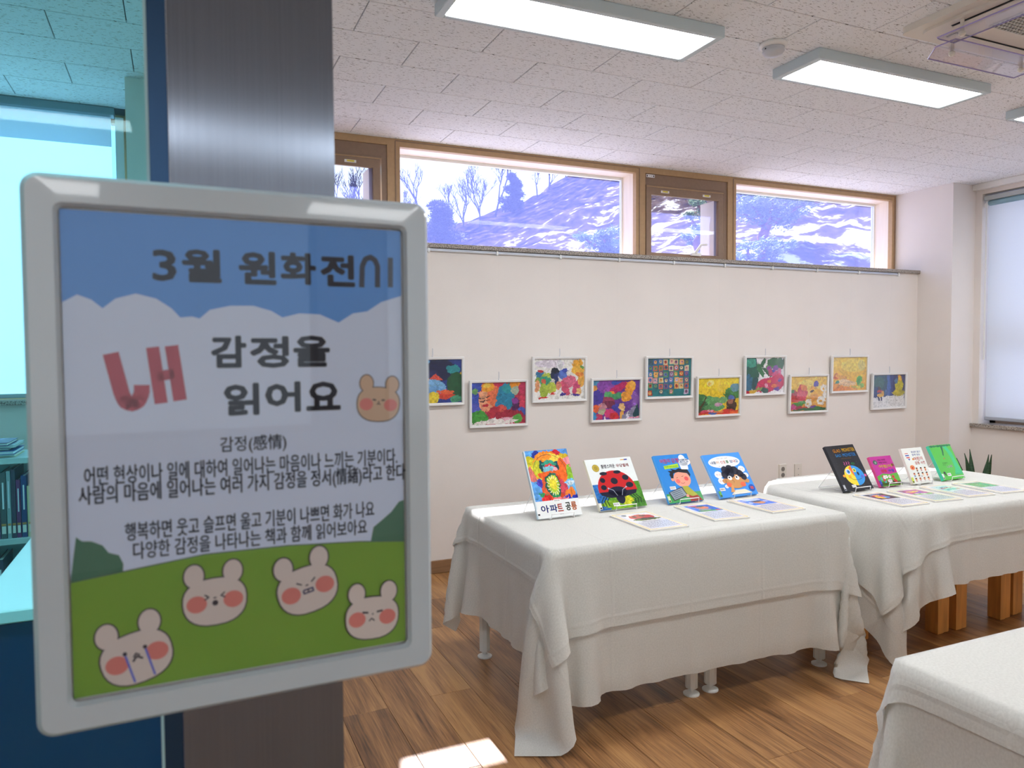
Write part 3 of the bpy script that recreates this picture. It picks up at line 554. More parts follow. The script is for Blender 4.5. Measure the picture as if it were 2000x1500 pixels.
def frame_mesh(w, h):
    g = MB(); b = .018; prof = [(0, 0), (0, -.016), (.003, -.020), (b-.003, -.018), (b, -.012), (b, 0)]   # inset, y
    V = []
    for ins, y in prof: V += [(ins, y, ins), (w-ins, y, ins), (w-ins, y, h-ins), (ins, y, h-ins)]
    F = []
    for k in range(len(prof)):
        for j in range(4):
            a = k*4+j; b_ = k*4+(j+1) % 4; n = ((k+1) % len(prof))*4; F.append((a, b_, n+(j+1) % 4, n+j))
    return g.add(V, F)
for k in range(10):
    x0 = 1.280+.4585*k+ (0 if k < 9 else .012); z0 = 1.094 if k % 2 == 0 else .940; z0 -= .0018*k; w, h = .425, .315
    r = empty('framed_picture', (x0, YB-.012, z0), PICL[k], 'picture', 'white framed pictures hung in a zigzag row')
    r.rotation_euler = (radians(1.2), R_.uniform(-.006, .006), 0)
    o = frame_mesh(w, h).build('frame', fm, r)
    MB().box((.004, -.004, .004), (w-.004, -.001, h-.004)).build('backing', M['paper'], r)
    bg_, sh = ART[k]
    if k == 4:
        q = random.Random(5); cols = ['c86a50','5a78b8','e8b060','6a9a68','8a5a80','d8c8a0','b04838','4a5a98','e0a0a0','7a8a50','c8b8d0','3f6070']
        sh = []
        for a in range(8):
            for b in range(6):
                x_, y_ = .07+a*.118+q.uniform(-.01, .01), .09+b*.16+q.uniform(-.015, .015); c1, c2 = q.choice(cols), q.choice(cols)
                if b == 5 and q.random() < .45: continue
                sh += [([(x_-.05, y_-.07), (x_+.05, y_-.07), (x_+.05, y_+.07), (x_-.05, y_+.07)], c1), (x_, y_, .032, .045, c2), (x_, y_-.01, .012, .012, '40303a')]
    pr = Print(); pr.grid(paint(100, 72, bg_, sh, 10+k, .004 if k == 4 else .020, .20, 0 if k == 4 else 260), .017, .017, w-.017, h-.017)
    pr.build('artwork', r, INK, loc=(0, -.0055, 0))
    MB().box((.016, -.0095, .016), (w-.016, -.008, h-.016)).build('glazing', M['clearglass'], r)
    MB().tube([(w/2, -.004, h), (w/2, -.004, h+.004), (w/2, .004, 2.085-z0)],   .00018, 4).build('hanging_wire', mat('clear_line', 'dcd6d0', .5), r)
    MB().tube([(w/2-.004, -.008, h-.004), (w/2-.004, -.010, h+.006), (w/2, -.008, h+.012), (w/2, -.006, h+.055)], .0022, 6).build('hook', WIRE, r)

# ---------------------------------------------------------------- cloth simulation (position based), numpy
def sdf(P, c, b, rad):
    q = np.abs(P-c)-b+rad; sg = np.sign(P-c); m = np.maximum(q, 0); ln = np.linalg.norm(m, axis=1)
    d = ln+np.minimum(np.maximum(q[:, 0], q[:, 1]), 0)-rad
    g = np.zeros_like(P); o = ln > 1e-9; g[o] = m[o]/ln[o][:, None]*sg[o]; i_ = ~o; ax = q[:, 0] > q[:, 1]
    g[i_ & ax, 0] = sg[i_ & ax, 0]; g[i_ & ~ax, 1] = sg[i_ & ~ax, 1]; return d, g
def drape(c, b, rad, top, ov, res=.027, steps=230, seed=0, wall=None, iters=9):
    """rectangular sheet over a rounded box; ov = overhang left, right, front, back"""
    rng = np.random.default_rng(seed)
    def axis(m, h, o0, o1):
        e_ = .012; a = np.linspace(m-h-o0, m-h, int(o0/res)+1); k = np.linspace(m-h+e_, m+h-e_, int((2*h-2*e_)/res)+1); z = np.linspace(m+h, m+h+o1, int(o1/res)+1)
        return np.concatenate([a, k, z])
    xs = axis(c[0], b[0], ov[0], ov[1]); ys = axis(c[1], b[1], ov[2], ov[3])
    X, Y = np.meshgrid(xs, ys, indexing='ij'); P = np.stack([X, Y, np.full_like(X, top+.004)], -1); U = np.stack([X, Y], -1)
    P[..., 2] += rng.random(X.shape)*.003; nx, ny = X.shape; Q = P.copy()
    d0, _ = sdf(U.reshape(-1, 2), np.array(c), np.array(b), rad); pin = (d0 < (.0015 if rad < .1 else -.008)).reshape(nx, ny); w = np.where(pin, 0., 1.)
    P[pin, 2] = top+.003; C = []; UF = U.reshape(-1, 2)
    def con(di, dj, st):
        I, J = np.meshgrid(np.arange(nx-abs(di)), np.arange(ny-abs(dj)), indexing='ij')
        if dj < 0: J = J-dj
        par = (I//max(di, 1)+(0 if di else J//max(abs(dj), 1))) % 2
        for p in (0, 1):
            m = par == p; a = (I[m]*ny+J[m]); b_ = ((I[m]+di)*ny+J[m]+dj); C.append((a, b_, np.linalg.norm(UF[a]-UF[b_], axis=1), st))
    con(1, 0, 1); con(0, 1, 1); con(1, 1, .5); con(1, -1, .5); con(2, 0, .35); con(0, 2, .35)
    P = P.reshape(-1, 3); Q = Q.reshape(-1, 3); w = w.ravel(); C = [(a[k_], b_[k_], L0[k_], st) for a, b_, L0, st in C for k_ in [(w[a]+w[b_]) > 0]]; P[w == 0, 2] = top+.003; Q[:] = P; dt = .022
    cc = np.array(c); bb_ = np.array(b)
    for s in range(steps):
        damp = .985 if s < steps*.55 else .93
        V = (P-Q)*damp; Q = P.copy(); V[:, 2] -= 9.8*dt*dt*.6; V += (rng.random(P.shape)-.5)*(.0004 if s < steps*.7 else 0); ln = np.linalg.norm(V, axis=1); V *= (np.minimum(ln, .03)/np.maximum(ln, 1e-9))[:, None]
        P = P+V*w[:, None]
        for it in range(iters):
            for a, b_, L0, st in C:
                D = P[b_]-P[a]; l = np.linalg.norm(D, axis=1); wa = w[a]; wb2 = w[b_]; k = (l-L0)/np.maximum(l, 1e-9)/np.maximum(wa+wb2, 1e-9)*st
                D *= k[:, None]; P[a] += D*wa[:, None]; P[b_] -= D*wb2[:, None]
            d, g_ = sdf(P[:, :2], cc, bb_, rad); ins = (d < .006) & (P[:, 2] < top+.003) & (w > 0)
            up = ins & ((top+.003-P[:, 2]) < (.006-d)); sd_ = ins & ~up
            P[up, 2] = top+.003; P[sd_, :2] += g_[sd_]*(.006-d[sd_])[:, None]
            P[:, 2] = np.maximum(P[:, 2], .006)
            if wall:
                for ax, sg, val in wall:
                    m = (P[:, ax]-val)*sg > 0; P[m, ax] = val
    return P.reshape(nx, ny, 3), xs, ys
def relax(P, n=2):
    for _ in range(n):
        A = P.copy(); top_ = P[..., 2].max()-.012; A[1:-1, 1:-1] = P[1:-1, 1:-1]*.5+(P[:-2, 1:-1]+P[2:, 1:-1]+P[1:-1, :-2]+P[1:-1, 2:])*.125; P = np.where((P[..., 2] < top_)[..., None], A, P)
    return P
def normals(P):
    a = np.gradient(P, axis=0); b = np.gradient(P, axis=1); n = np.cross(a, b); return n/np.maximum(np.linalg.norm(n, axis=2), 1e-9)[..., None]
def sheet(name, P, xs, ys, label, parent=None, cat='tablecloth', thick=0, group=None):
    nx, ny, _ = P.shape; me = bpy.data.meshes.new(name); I = np.arange(nx*ny).reshape(nx, ny)
    F = np.stack([I[:-1, :-1], I[1:, :-1], I[1:, 1:], I[:-1, 1:]], -1).reshape(-1, 4)
    me.from_pydata(P.reshape(-1, 3).tolist(), [], F.tolist()); me.materials.append(M['cloth']); me.polygons.foreach_set('use_smooth', [True]*len(F))
    uv = me.uv_layers.new(name='UVMap'); UU = np.stack(np.meshgrid(xs, ys, indexing='ij'), -1).reshape(-1, 2); uv.data.foreach_set('uv', UU[F.ravel()].ravel()); me.update()
    o = bpy.data.objects.new(name, me); COL.objects.link(o); tag(o, label, cat, group); return o
def second(P, xs, ys, x0, x1, y0, y1, off=.005, res=.027, seed=3, wob=.0, flare=0, box=None):
    """a second sheet lying on the first one: same surface, smaller, offset outward"""
    nxs = np.array([x0]+[v for v in xs if x0+.004 < v < x1-.004]+[x1]); nys = np.array([y0]+[v for v in ys if y0+.004 < v < y1-.004]+[y1]); Nn = normals(P)
    fi = np.interp(nxs, xs, np.arange(len(xs))); fj = np.interp(nys, ys, np.arange(len(ys))); I, J = np.meshgrid(fi, fj, indexing='ij')
    i0 = np.clip(I.astype(int), 0, len(xs)-2); j0 = np.clip(J.astype(int), 0, len(ys)-2); a = (I-i0)[..., None]; b = (J-j0)[..., None]
    def sm(A): return A[i0, j0]*(1-a)*(1-b)+A[i0+1, j0]*a*(1-b)+A[i0, j0+1]*(1-a)*b+A[i0+1, j0+1]*a*b
    Pn = sm(P); n2 = sm(Nn); n2 /= np.linalg.norm(n2, axis=2)[..., None]
    o2 = np.full(Pn.shape[:2], off)
    if flare:
        drop = np.clip((P[..., 2].max()-Pn[..., 2]), 0, 1); o2 = off+flare*drop
    return Pn+n2*o2[..., None], nxs, nys

TT = .70
def white_table(x0, x1, y0, y1, label):
    r = empty('folding_table', ((x0+x1)/2, (y0+y1)/2, 0), label, 'table', 'white tables under the cloth'); o = (-(x0+x1)/2, -(y0+y1)/2, 0)
    MB().box((x0+.001, y0+.014, TT-.040), (x1-.001, y1-.014, TT-.013), .004).build('tabletop', M['white'], r, loc=o)
    MB().box((x0+.05, y0+.06, TT-.09), (x1-.05, y1-.06, TT-.040)).build('apron', M['whitemetal'], r, loc=o)
    for x in (x0+.045, x1-.045):
        for y in (y0+.075, y1-.055):
            l = MB().lathe([(.026, .03), (.026, TT-.041)], (x, y, 0), 8).build('leg', M['whitemetal'], r, loc=o)
            MB().lathe([(.034, 0), (.034, .006), (.026, .010), (.012, .014), (.012, .032)], (x, y, 0), 18).build('foot', M['whitemetal'], l)
white_table(1.246, 1.974, 2.43, 3.285, 'white table with round levelling feet, left half under the near display cloth')
white_table(1.982, 2.690, 2.43, 3.285, 'white table with round levelling feet, right half under the near display cloth')
P1, xs1, ys1 = drape((1.968, 2.858), (.742, .434), .008, TT, (.44, .46, .54, .30), seed=1, wall=[(0, 1, 2.97), (1, 1, 3.56)])
P1 = relax(P1, 1)
sheet('tablecloth', P1, xs1, ys1, 'long white under-cloth hanging nearly to the floor on the near display table')
A = second(P1, xs1, ys1, 1.226-.13, 2.71+.17, 2.424-.29, 3.292+.12, .006, seed=4, flare=.03)
sheet('tablecloth', *A, 'shorter white top cloth carrying the dinosaur and ladybug books')
def wood_table(poly, legs, label):
    cx = sum(p[0] for p in poly)/len(poly); cy = sum(p[1] for p in poly)/len(poly); r = empty('wooden_table', (cx, cy, 0), label, 'table'); o = (-cx, -cy, 0)
    MB().prism(poly, TT-.045, TT-.014).build('tabletop', M['wood'], r, loc=o)
    for x, y in legs: MB().box((x-.045, y-.035, 0), (x-.004, y+.035, TT-.046), .004).box((x+.006, y-.028, 0), (x+.045, y+.035, TT-.046), .004).box((x-.01, y-.01, .0), (x+.01, y+.02, TT-.046)).build('leg', M['wood'], r, loc=o)
P_ = rrect(2.87, 2.31, 4.27, 3.23, .33, 6)
wood_table([p for p in P_ if p[0] < 3.5][:]+[(3.57, 2.29), (3.57, 3.25)] if False else [(3.57, 3.23)]+[p for p in P_ if p[0] < 3.5]+[(3.57, 2.31)], [(3.50, 2.55), (3.50, 3.1), (3.05, 2.65), (3.05, 2.95)], 'orange-brown wooden table, left half under the far display cloth')
wood_table([(3.58, 2.31)]+[p for p in P_[18:] if p[0] > 3.6]+[p for p in P_[:7] if p[0] > 3.6]+[(3.58, 3.23)], [(3.635, 2.55), (3.635, 3.1), (3.985, 2.55), (4.12, 2.57), (4.10, 3.05)], 'orange-brown wooden table, right half under the far display cloth')
P2, xs2, ys2 = drape((3.57, 2.77), (.73, .49), .33, TT, (.36, .45, .33, .30), seed=2, wall=[(0, -1, 2.74), (1, 1, 3.9)])
P2 = relax(P2, 1)
sheet('tablecloth', P2, xs2, ys2, 'white under-cloth with pointed corners on the far display table')
A = second(P2, xs2, ys2, 2.84-.22, 4.30+.25, 2.28-.13, 3.26+.1, .006, seed=5, flare=.04)
sheet('tablecloth', *A, 'shorter white top cloth carrying the four small books on the far table')
white_table(1.552, 2.40, .33, 1.20, 'table hidden under the plain cloth at the lower right')
white_table(2.41, 3.20, .33, 1.20, 'table hidden under the plain cloth, right half beyond the picture edge')
P3, xs3, ys3 = drape((2.365, .765), (.852, .445), .008, TT, (.60, .25, .20, .60), seed=9, steps=200)
P3 = relax(P3, 1)
sheet('tablecloth', P3, xs3, ys3, 'long plain white under-cloth on the empty table at the lower right')
A = second(P3, xs3, ys3, 1.533-.085, 3.217+.1, .32-.1, 1.21+.10, .006, seed=6, flare=.05)
sheet('tablecloth', *A, 'short plain white top cloth on the empty table at the lower right')

# ---------------------------------------------------------------- books on wire easels
TZ = TT+.0095     # top of the cloths
wirem = mat('white_coated_wire', 'f0f0f0', .3)
def book(x, y, a, w, h, t, label, cov, spine, art, thick=.012):
    """thing origin at the centre of the bottom front edge, leaning back by t"""
    r = empty('picture_book', (x, y, TZ+.008), label, 'book', 'picture books displayed on wire easels'); r.rotation_mode = 'ZXY' if False else 'XYZ'
    r.rotation_euler = (-t, 0, a)
    # cover boards and spine
    cm = mat('cover_'+spine, cov, .35); sm_ = mat('spine_'+spine+cov, spine, .4)
    MB().box((-w/2, -.002, 0), (w/2, 0, h), .0006).build('front_board', cm, r); MB().box((-w/2, thick, 0), (w/2, thick+.002, h), .0006).build('back_board', cm, r)
    MB().box((-w/2-.0015, -.002, 0), (-w/2+.0005, thick+.002, h), .0008).build('spine', sm_, r)
    MB().box((-w/2+.002, .0003, .003), (w/2-.003, thick-.0003, h-.003)).build('page_block', M['pages'], r)
    pr = Print(.00012); art(pr, w, h); pr.build('cover_print', r, INKG, loc=(-w/2, -.0023, 0))
    e = empty('wire_easel', (x, y, TZ), 'white wire easel under the '+label.split(' with')[0].split(' of')[0]+{'p': ' with the dinosaur', 'b': ' of the chef-hat child', 's': ' of the curly-haired boy'}.get(label[0] if label[1] in 'ikl' and label[:4] in ('pict', 'blue', 'sky-') else '', ''), 'easel', 'white wire book easels', rz=a)
    q = min(.055, w*.28); T_ = Vector((0, sin(t), cos(t))); bk = (thick+.006)/cos(t)
    g = MB().tube([(-q, .11, .003), (-q, .02, .003), (-q-.004, -.018, .006), (-q, -.020, .012), (-q, -.022, .028), (q, -.022, .028), (q, -.020, .012), (q+.004, -.018, .006), (q, .02, .003), (q, .11, .003)], .0022, 6)
    g.build('cradle', wirem, e)
    up = [(-q, bk, .006), (-q, bk+T_.y*h*.72, .006+T_.z*h*.72), (q, bk+T_.y*h*.72, .006+T_.z*h*.72), (q, bk, .006)]; MB().tube(up, .002, 6).build('back_rest', wirem, e)
    s = w*.40; tz = T_.z*h*.55+.01; ty = bk+T_.y*h*.55+.004
    MB().tube([(-s*.7, ty, tz), (-s, ty+.085, .003), (s, ty+.085, .003), (s*.7, ty, tz), (-s*.7, ty, tz)], .0022, 6).build('strut', wirem, e)
    return r
def barcode(p, x, y, w=.034, h=.016, rot=0):
    p.up(2); p.rect(x, y, x+w, y+h, 'f4f4f2'); p.up(); q = random.Random(int(x*1e4))
    k = x+.003
    while k < x+w-.004: p.rect(k, y+.004, k+.0009, y+h-.003, '303030'); k += q.choice((.0016, .0022, .003))
def call_label(p, c='f0f0f0', y=.012): p.up(2); p.rect(0, y, .014, y+.03, c); p.up(); p.rect(.002, y+.002, .012, y+.009, '30343a')
def a1(p, w, h):
    im = paint(90, 95, '5a96d8', [(.1,.08,.2,.08,'5aa0e0'),(.25,.1,.1,.08,'2a3a98'),(.7,.1,.14,.1,'d02838'),(.9,.15,.1,.08,'c8a828'),(.08,.28,.12,.2,'c8c030'),(.95,.3,.12,.15,'e8909a'),(.05,.5,.08,.2,'e07a70'),(.95,.55,.1,.2,'8ab838'),(.1,.8,.16,.2,'5a9ad8'),(.9,.75,.14,.15,'6ab0e0'),
      (.5,.4,.4,.38,'f0882c'),(.25,.38,.14,.2,'c8c838'),(.6,.2,.25,.12,'f2d050'),(.4,.16,.2,.09,'f09030'),(.78,.4,.12,.22,'ee6a2a'),(.35,.33,.1,.12,'1f4a50'),(.66,.33,.08,.11,'204a58'),(.5,.28,.18,.06,'3a9a80'),(.5,.34,.12,.05,'c83a40'),(.5,.42,.17,.09,'7ab8c8'),(.62,.42,.06,.07,'e8a0a8'),(.5,.5,.3,.07,'e8642a'),
      (.5,.75,.3,.26,'d84a28'),(.32,.75,.1,.15,'d86038'),(.7,.75,.1,.15,'c84858'),(.5,.72,.18,.25,'205a50'),(.5,.7,.14,.2,'a8c838'),(.5,.66,.09,.14,'e8d840'),(.5,.93,.09,.05,'2f8a58'),(.2,.65,.07,.1,'4a3aa8'),(.22,.88,.1,.05,'3a9a60'),(.85,.88,.12,.08,'e07a30'),(.28,.95,.1,.07,'d83030'),(.78,.98,.08,.06,'2a30a0'),(.95,.97,.07,.05,'28309a'),(.6,1,.2,.04,'e87a80'),(.88,.7,.08,.07,'c0d0d8')], 4, .03, .25, 160)
    p.grid(im, .003, h*.245, w, h); p.up(); p.rect(.003, 0, w, h*.245, 'ecefee'); p.rect(0, 0, .004, h, 'cfe0ea'); p.up()
    q = random.Random(2)
    for k in range(16):
        a_ = k/16*2*pi; cx, cy = w*.5, h*.46; p.line([(cx+w*.15*cos(a_), cy+h*.15*sin(a_)), (cx+w*.09*cos(a_+.1), cy+h*.10*sin(a_+.1))], .003, 'f2ecd0')
    p.line([(w*.5+w*.38*cos(t_), h*.66+h*.27*sin(t_)) for t_ in [i*pi/10-.3 for i in range(12)]], .0018, '2a3048', caps=False); p.up()
    y0, y1 = h*.075, h*.185
    for s_, xa, xb, c in (('아', .10, .28, '2a2f88'), ('파', .30, .47, '223a90'), ('트', .47, .60, 'd85038'), ('공', .66, .78, '3a4434'), ('룡', .79, .92, 'e07a38')): p.text(s_, w*xa, y0, w*xb, y1+(.004 if s_ in '공룡' else 0), c, .03)
    p.rect(w*.5, h*.034, w*.54, h*.040, '505050'); p.rect(w*.55, h*.034, w*.58, h*.040, '707070'); call_label(p); barcode(p, w*.42, h*.215, .034, .012)
def a2(p, w, h):
    im = paint(80, 50, '5a9a30', [(.05,.5,.2,.7,'2a6ab0'),(.1,.9,.16,.2,'2a5a98'),(.25,.2,.1,.2,'4a9ac0'),(.5,.8,.4,.2,'7aa828'),(.9,.3,.2,.4,'4a8a2c'),(.62,.7,.12,.2,'c8c828'),(.85,.85,.2,.15,'3f7a28')], 5, .06, .3, 120)
    p.rect(0, 0, w, h, 'e3e9e8'); p.up(); p.grid(im, .0, 0, w, h*.5); p.up()
    p.ell(w*.18, h*.82, .019, .019, 'a8923a'); p.up(); p.ell(w*.18, h*.82, .016, .016, 'c0aa4c'); p.up(); p.ell(w*.18, h*.82, .010, .011, 'a8923a')
    p.text('퉁명스러운', w*.30, h*.80, w*.60, h*.88, '3a3448', .02); p.text('무당벌레', w*.63, h*.80, w*.90, h*.87, 'a02c34', .02); p.rect(w*.76, h*.94, w*.84, h*.955, 'd8a030'); p.rect(w*.84, h*.935, w*.91, h*.96, '4a50a0')
    P = [(w*.5+w*.41*cos(a), h*.33+h*.42*sin(a)**.9) for a in [i*pi/20 for i in range(21)]]; p.up(); p.poly(P, 'c02428'); p.up()
    for cx, cy, rx, ry in ((.30,.70,.08,.035),(.60,.71,.08,.035),(.24,.57,.055,.05),(.48,.54,.075,.065),(.74,.59,.07,.055),(.22,.43,.06,.05),(.78,.44,.08,.055)): p.ell(w*cx, h*cy, w*rx, h*ry, '1c2434')
    p.up(); p.poly([(w*.10, h*.34), (w*.90, h*.34), (w*.86, h*.27), (w*.6, h*.22), (w*.3, h*.22), (w*.13, h*.28)], '1e2236'); p.ell(w*.48, h*.33, w*.20, h*.10, '1a2038'); p.ell(w*.5, h*.2, w*.09, h*.11, '1a2038')
    p.up()
    for sx in (-1, 1):
        p.line([(w*(.5+sx*.05), h*.25), (w*(.5+sx*.1), h*.36), (w*(.5+sx*.18), h*.40)], .0022, 'aab4c8'); p.ell(w*(.5+sx*.19), h*.405, .004, .004, 'aab4c8')
        for k in (.28, .34, .22): p.line([(w*(.5+sx*k), h*.25), (w*(.5+sx*(k+.08)), h*.16), (w*(.5+sx*(k+.06)), h*.07)], .004, '1f3028')
    call_label(p, 'e0e0d8', .006); barcode(p, w*.30, h*.055)
def a3(p, w, h):
    p.rect(0, 0, w, h, '2e86d6'); p.up(); p.rect(0, 0, w, h*.19, '3a9850'); p.poly([(w*.62, 0), (w*.98, 0), (w*.80, h*.2), (w*.62, h*.2)], 'c03038'); p.up()
    p.text('어린이', w*.14, h*.82, w*.44, h*.92, 'e85a80', .035); p.text('감정', w*.47, h*.82, w*.69, h*.92, 'e85a80', .035); p.ell(w*.80, h*.91, w*.09, h*.07, 'eef2f6'); p.ell(w*.84, h*.82, w*.17, h*.08, 'eef2f6'); p.poly([(w*.68, h*.66), (w*.88, h*.66), (w*.92, h*.82), (w*.66, h*.82)], 'e6ecf2')
    p.up(); p.text('요리법', w*.70, h*.81, w*.96, h*.89, '3a6090', .02); p.poly([(w*.2, h*.70), (w*.63, h*.72), (w*.63, h*.80), (w*.2, h*.77)], 'a8d838'); p.up(); p.text('마음을 맛있게 요리해요', w*.23, h*.735, w*.6, h*.765, '2a6a30')
    p.up(); p.ell(w*.60, h*.47, w*.24, h*.17, 'f0a088'); p.ell(w*.32, h*.48, w*.04, h*.04, 'f0a088'); p.up(); p.poly([(w*.30, h*.5), (w*.28, h*.58), (w*.32, h*.62), (w*.26, h*.66), (w*.40, h*.655), (w*.36, h*.70), (w*.5, h*.67), (w*.6, h*.70), (w*.7, h*.67), (w*.84, h*.66), (w*.88, h*.55), (w*.84, h*.5), (w*.8, h*.58), (w*.55, h*.62), (w*.40, h*.6), (w*.36, h*.5)], '20242c')
    p.ell(w*.72, h*.47, w*.06, h*.045, 'e05a58'); p.ell(w*.46, h*.43, w*.06, h*.045, 'e8706a'); p.line([(w*.52, h*.39), (w*.58, h*.375), (w*.64, h*.39)], .002, 'a03030'); p.line([(w*.44, h*.5), (w*.49, h*.51)], .002, '202020'); p.line([(w*.6, h*.52), (w*.66, h*.53)], .002, '202020')
    p.poly([(w*.52, h*.32), (w*.68, h*.32), (w*.88, h*.12), (w*.72, h*.1), (w*.56, h*.16)], 'a8a838'); p.up(); p.poly([(w*.08, h*.22), (w*.50, h*.31), (w*.60, h*.12), (w*.16, h*.04)], '3a3438'); p.up(); p.poly([(w*.11, h*.215), (w*.485, h*.29), (w*.57, h*.135), (w*.18, h*.06)], '8a98a4'); p.up()
    for k in range(4): p.line([(w*(.17+.01*k), h*(.20-.035*k)), (w*(.45+.01*k), h*(.25-.035*k))], .0022, '3a4450')
    p.ell(w*.58, h*.12, w*.04, h*.03, 'f0a088'); barcode(p, w*.16, h*.27); call_label(p, 'cfe3b0', .006)
def a4(p, w, h):
    p.rect(0, 0, w, h, '3f92e8'); p.up(); p.ell(w*.5, h*.80, w*.42, h*.14, 'eef2f4', .0, 28); p.up(); p.text('어린이 감정 그림책', w*.33, h*.875, w*.62, h*.90, '33405a'); q = [('내', '2a3a88'), ('몸', '20407a'), ('이', 'e8a030'), ('신', 'd84838'), ('호', 'd86a30'), ('를', '58a048'), ('보', '3a50a0'), ('내', 'd04860'), ('요', '2a60a8')]; x_ = .13
    for k, (s_, c) in enumerate(q):
        if k in (3, 6): x_ += .025
        p.text(s_, w*x_, h*.765, w*(x_+.07), h*.835, c, .025); x_ += .078
    p.text('글 그림 옮김 감수', w*.3, h*.70, w*.7, h*.72, '707888')
    for cx, cy, r_ in ((.20,.52,.10),(.21,.37,.09),(.28,.24,.05),(.86,.60,.09),(.9,.45,.07)): p.up(); p.ell(w*cx, h*cy, w*r_, h*r_*.85, 'eef2f4', n=9); p.up(); p.text('두근', w*(cx-r_*.6), h*(cy-.018), w*(cx+r_*.6), h*(cy+.02), 'c86038' if cx < .3 else '805838')
    p.up(); p.ell(w*.56, h*.37, w*.27, h*.20, 'c89058'); p.ell(w*.28, h*.36, w*.05, h*.05, 'c89058'); p.ell(w*.86, h*.32, w*.06, h*.05, 'c89058'); p.up()
    for cx, cy, r_ in ((.36,.50,.09),(.42,.60,.10),(.55,.62,.10),(.66,.58,.10),(.76,.50,.09),(.82,.42,.08),(.5,.54,.12)): p.ell(w*cx, h*cy, w*r_, h*r_, '202638')
    p.ell(w*.36, h*.27, w*.065, h*.055, 'e06848'); p.ell(w*.72, h*.25, w*.07, h*.055, 'e06848'); p.up(); p.ell(w*.45, h*.42, w*.055, h*.05, 'f6f6f2'); p.ell(w*.64, h*.41, w*.055, h*.05, 'f6f6f2'); p.up(); p.ell(w*.44, h*.435, w*.022, h*.022, '202020'); p.ell(w*.63, h*.425, w*.022, h*.022, '202020')
    p.line([(w*.5, h*.30), (w*.52, h*.34), (w*.47, h*.37)], .002, '804828'); p.poly([(w*.32, h*.10), (w*.40, h*.26), (w*.45, h*.25), (w*.42, h*.10)], 'd89858'); p.poly([(w*.3, h*.04), (w*.86, h*.04), (w*.7, h*.14), (w*.45, h*.14)], 'e8e0c8'); p.up(); p.ell(w*.90, h*.15, w*.08, h*.08, '2456b0', n=16); p.up(); p.rect(w*.86, h*.12, w*.94, h*.18, 'b04858')
    barcode(p, w*.06, h*.15); call_label(p, '6ab04c', .006)
def a5(p, w, h):
    p.rect(0, 0, w, h, '14161e'); p.up(); q = random.Random(1)
    for k in range(120): x_, y_ = q.uniform(.05, .98)*w, q.uniform(.02, .98)*h; p.ell(x_, y_, .0008, .0008, q.choice(['8a8a60', '5a7a9a', 'b0b0a0']), n=4)
    p.rect(0, 0, w*.09, h, '20232c')
    p.up()
    for s_, xa, xb, ya, yb, c in (('GLAD', .20, .46, .845, .92, 'f2a828'), ('MONSTER', .52, .97, .85, .93, 'f0c030'), ('SAD', .22, .42, .745, .81, '3a98d8'), ('MONSTER', .47, .93, .74, .815, '3f9ae0')): p.text(s_, w*xa, h*ya, w*xb, h*yb, c, .03)
    p.text('A BOOK ABOUT FEELINGS', w*.36, h*.695, w*.72, h*.71, 'a07838')
    cx, cy, rx, ry = w*.56, h*.32, w*.33, h*.22; half = [(cx-rx*sin(a), cy+ry*cos(a)) for a in [i*pi/12 for i in range(13)]]; p.poly(half, 'f2d838'); half = [(cx+rx*sin(a), cy+ry*cos(a)) for a in [i*pi/12 for i in range(13)]]; p.poly(half[::-1], '2f92dc'); p.up()
    p.poly([(cx-w*.10, cy+ry*.8), (cx, cy+ry), (cx, cy-ry*.1), (cx-w*.05, cy+ry*.1)], 'e8742c'); p.ell(cx-w*.17, cy+h*.09, w*.085, h*.065, 'cfd8e0'); p.ell(cx+w*.06, cy+h*.11, w*.055, h*.045, 'e8d840'); p.up(); p.ell(cx-w*.16, cy+h*.09, w*.05, h*.042, '3f92dc'); p.ell(cx-w*.15, cy+h*.09, w*.025, h*.022, '10141c'); p.ell(cx+w*.06, cy+h*.11, w*.03, h*.026, '3a8a50'); p.ell(cx+w*.14, cy+h*.03, w*.035, h*.04, '182838'); p.ell(cx-w*.18, cy-h*.02, w*.05, h*.035, 'f0a830'); p.ell(cx+w*.24, cy-h*.04, w*.05, h*.035, '4a6ad0')
    p.line([(cx-w*.2, cy-h*.03), (cx-w*.1, cy-h*.09), (cx+w*.05, cy-h*.10), (cx+w*.2, cy-h*.08)], .002, '3a3a30'); p.ell(cx-rx*1.08, cy+h*.01, w*.05, h*.03, 'f0a030'); p.ell(cx+rx*1.1, cy-h*.02, w*.04, h*.03, 'c8508a')
    for k in (-.16, -.08, 0): p.line([(cx+w*k, cy+ry+h*.01), (cx+w*(k-.03), cy+ry+h*.04), (cx+w*(k+.01), cy+ry+h*.06), (cx+w*(k-.02), cy+ry+h*.09)], .003, 'c85a98')
    p.ell(cx+w*.12, cy+ry+h*.035, w*.07, h*.03, '1f5a34'); p.text('ED EMBERLEY & ANNE MIRANDA', w*.40, h*.05, w*.90, h*.068, '8a8a90'); barcode(p, w*.30, h*.07, .03, .014); call_label(p, 'b8bcc4', .006)
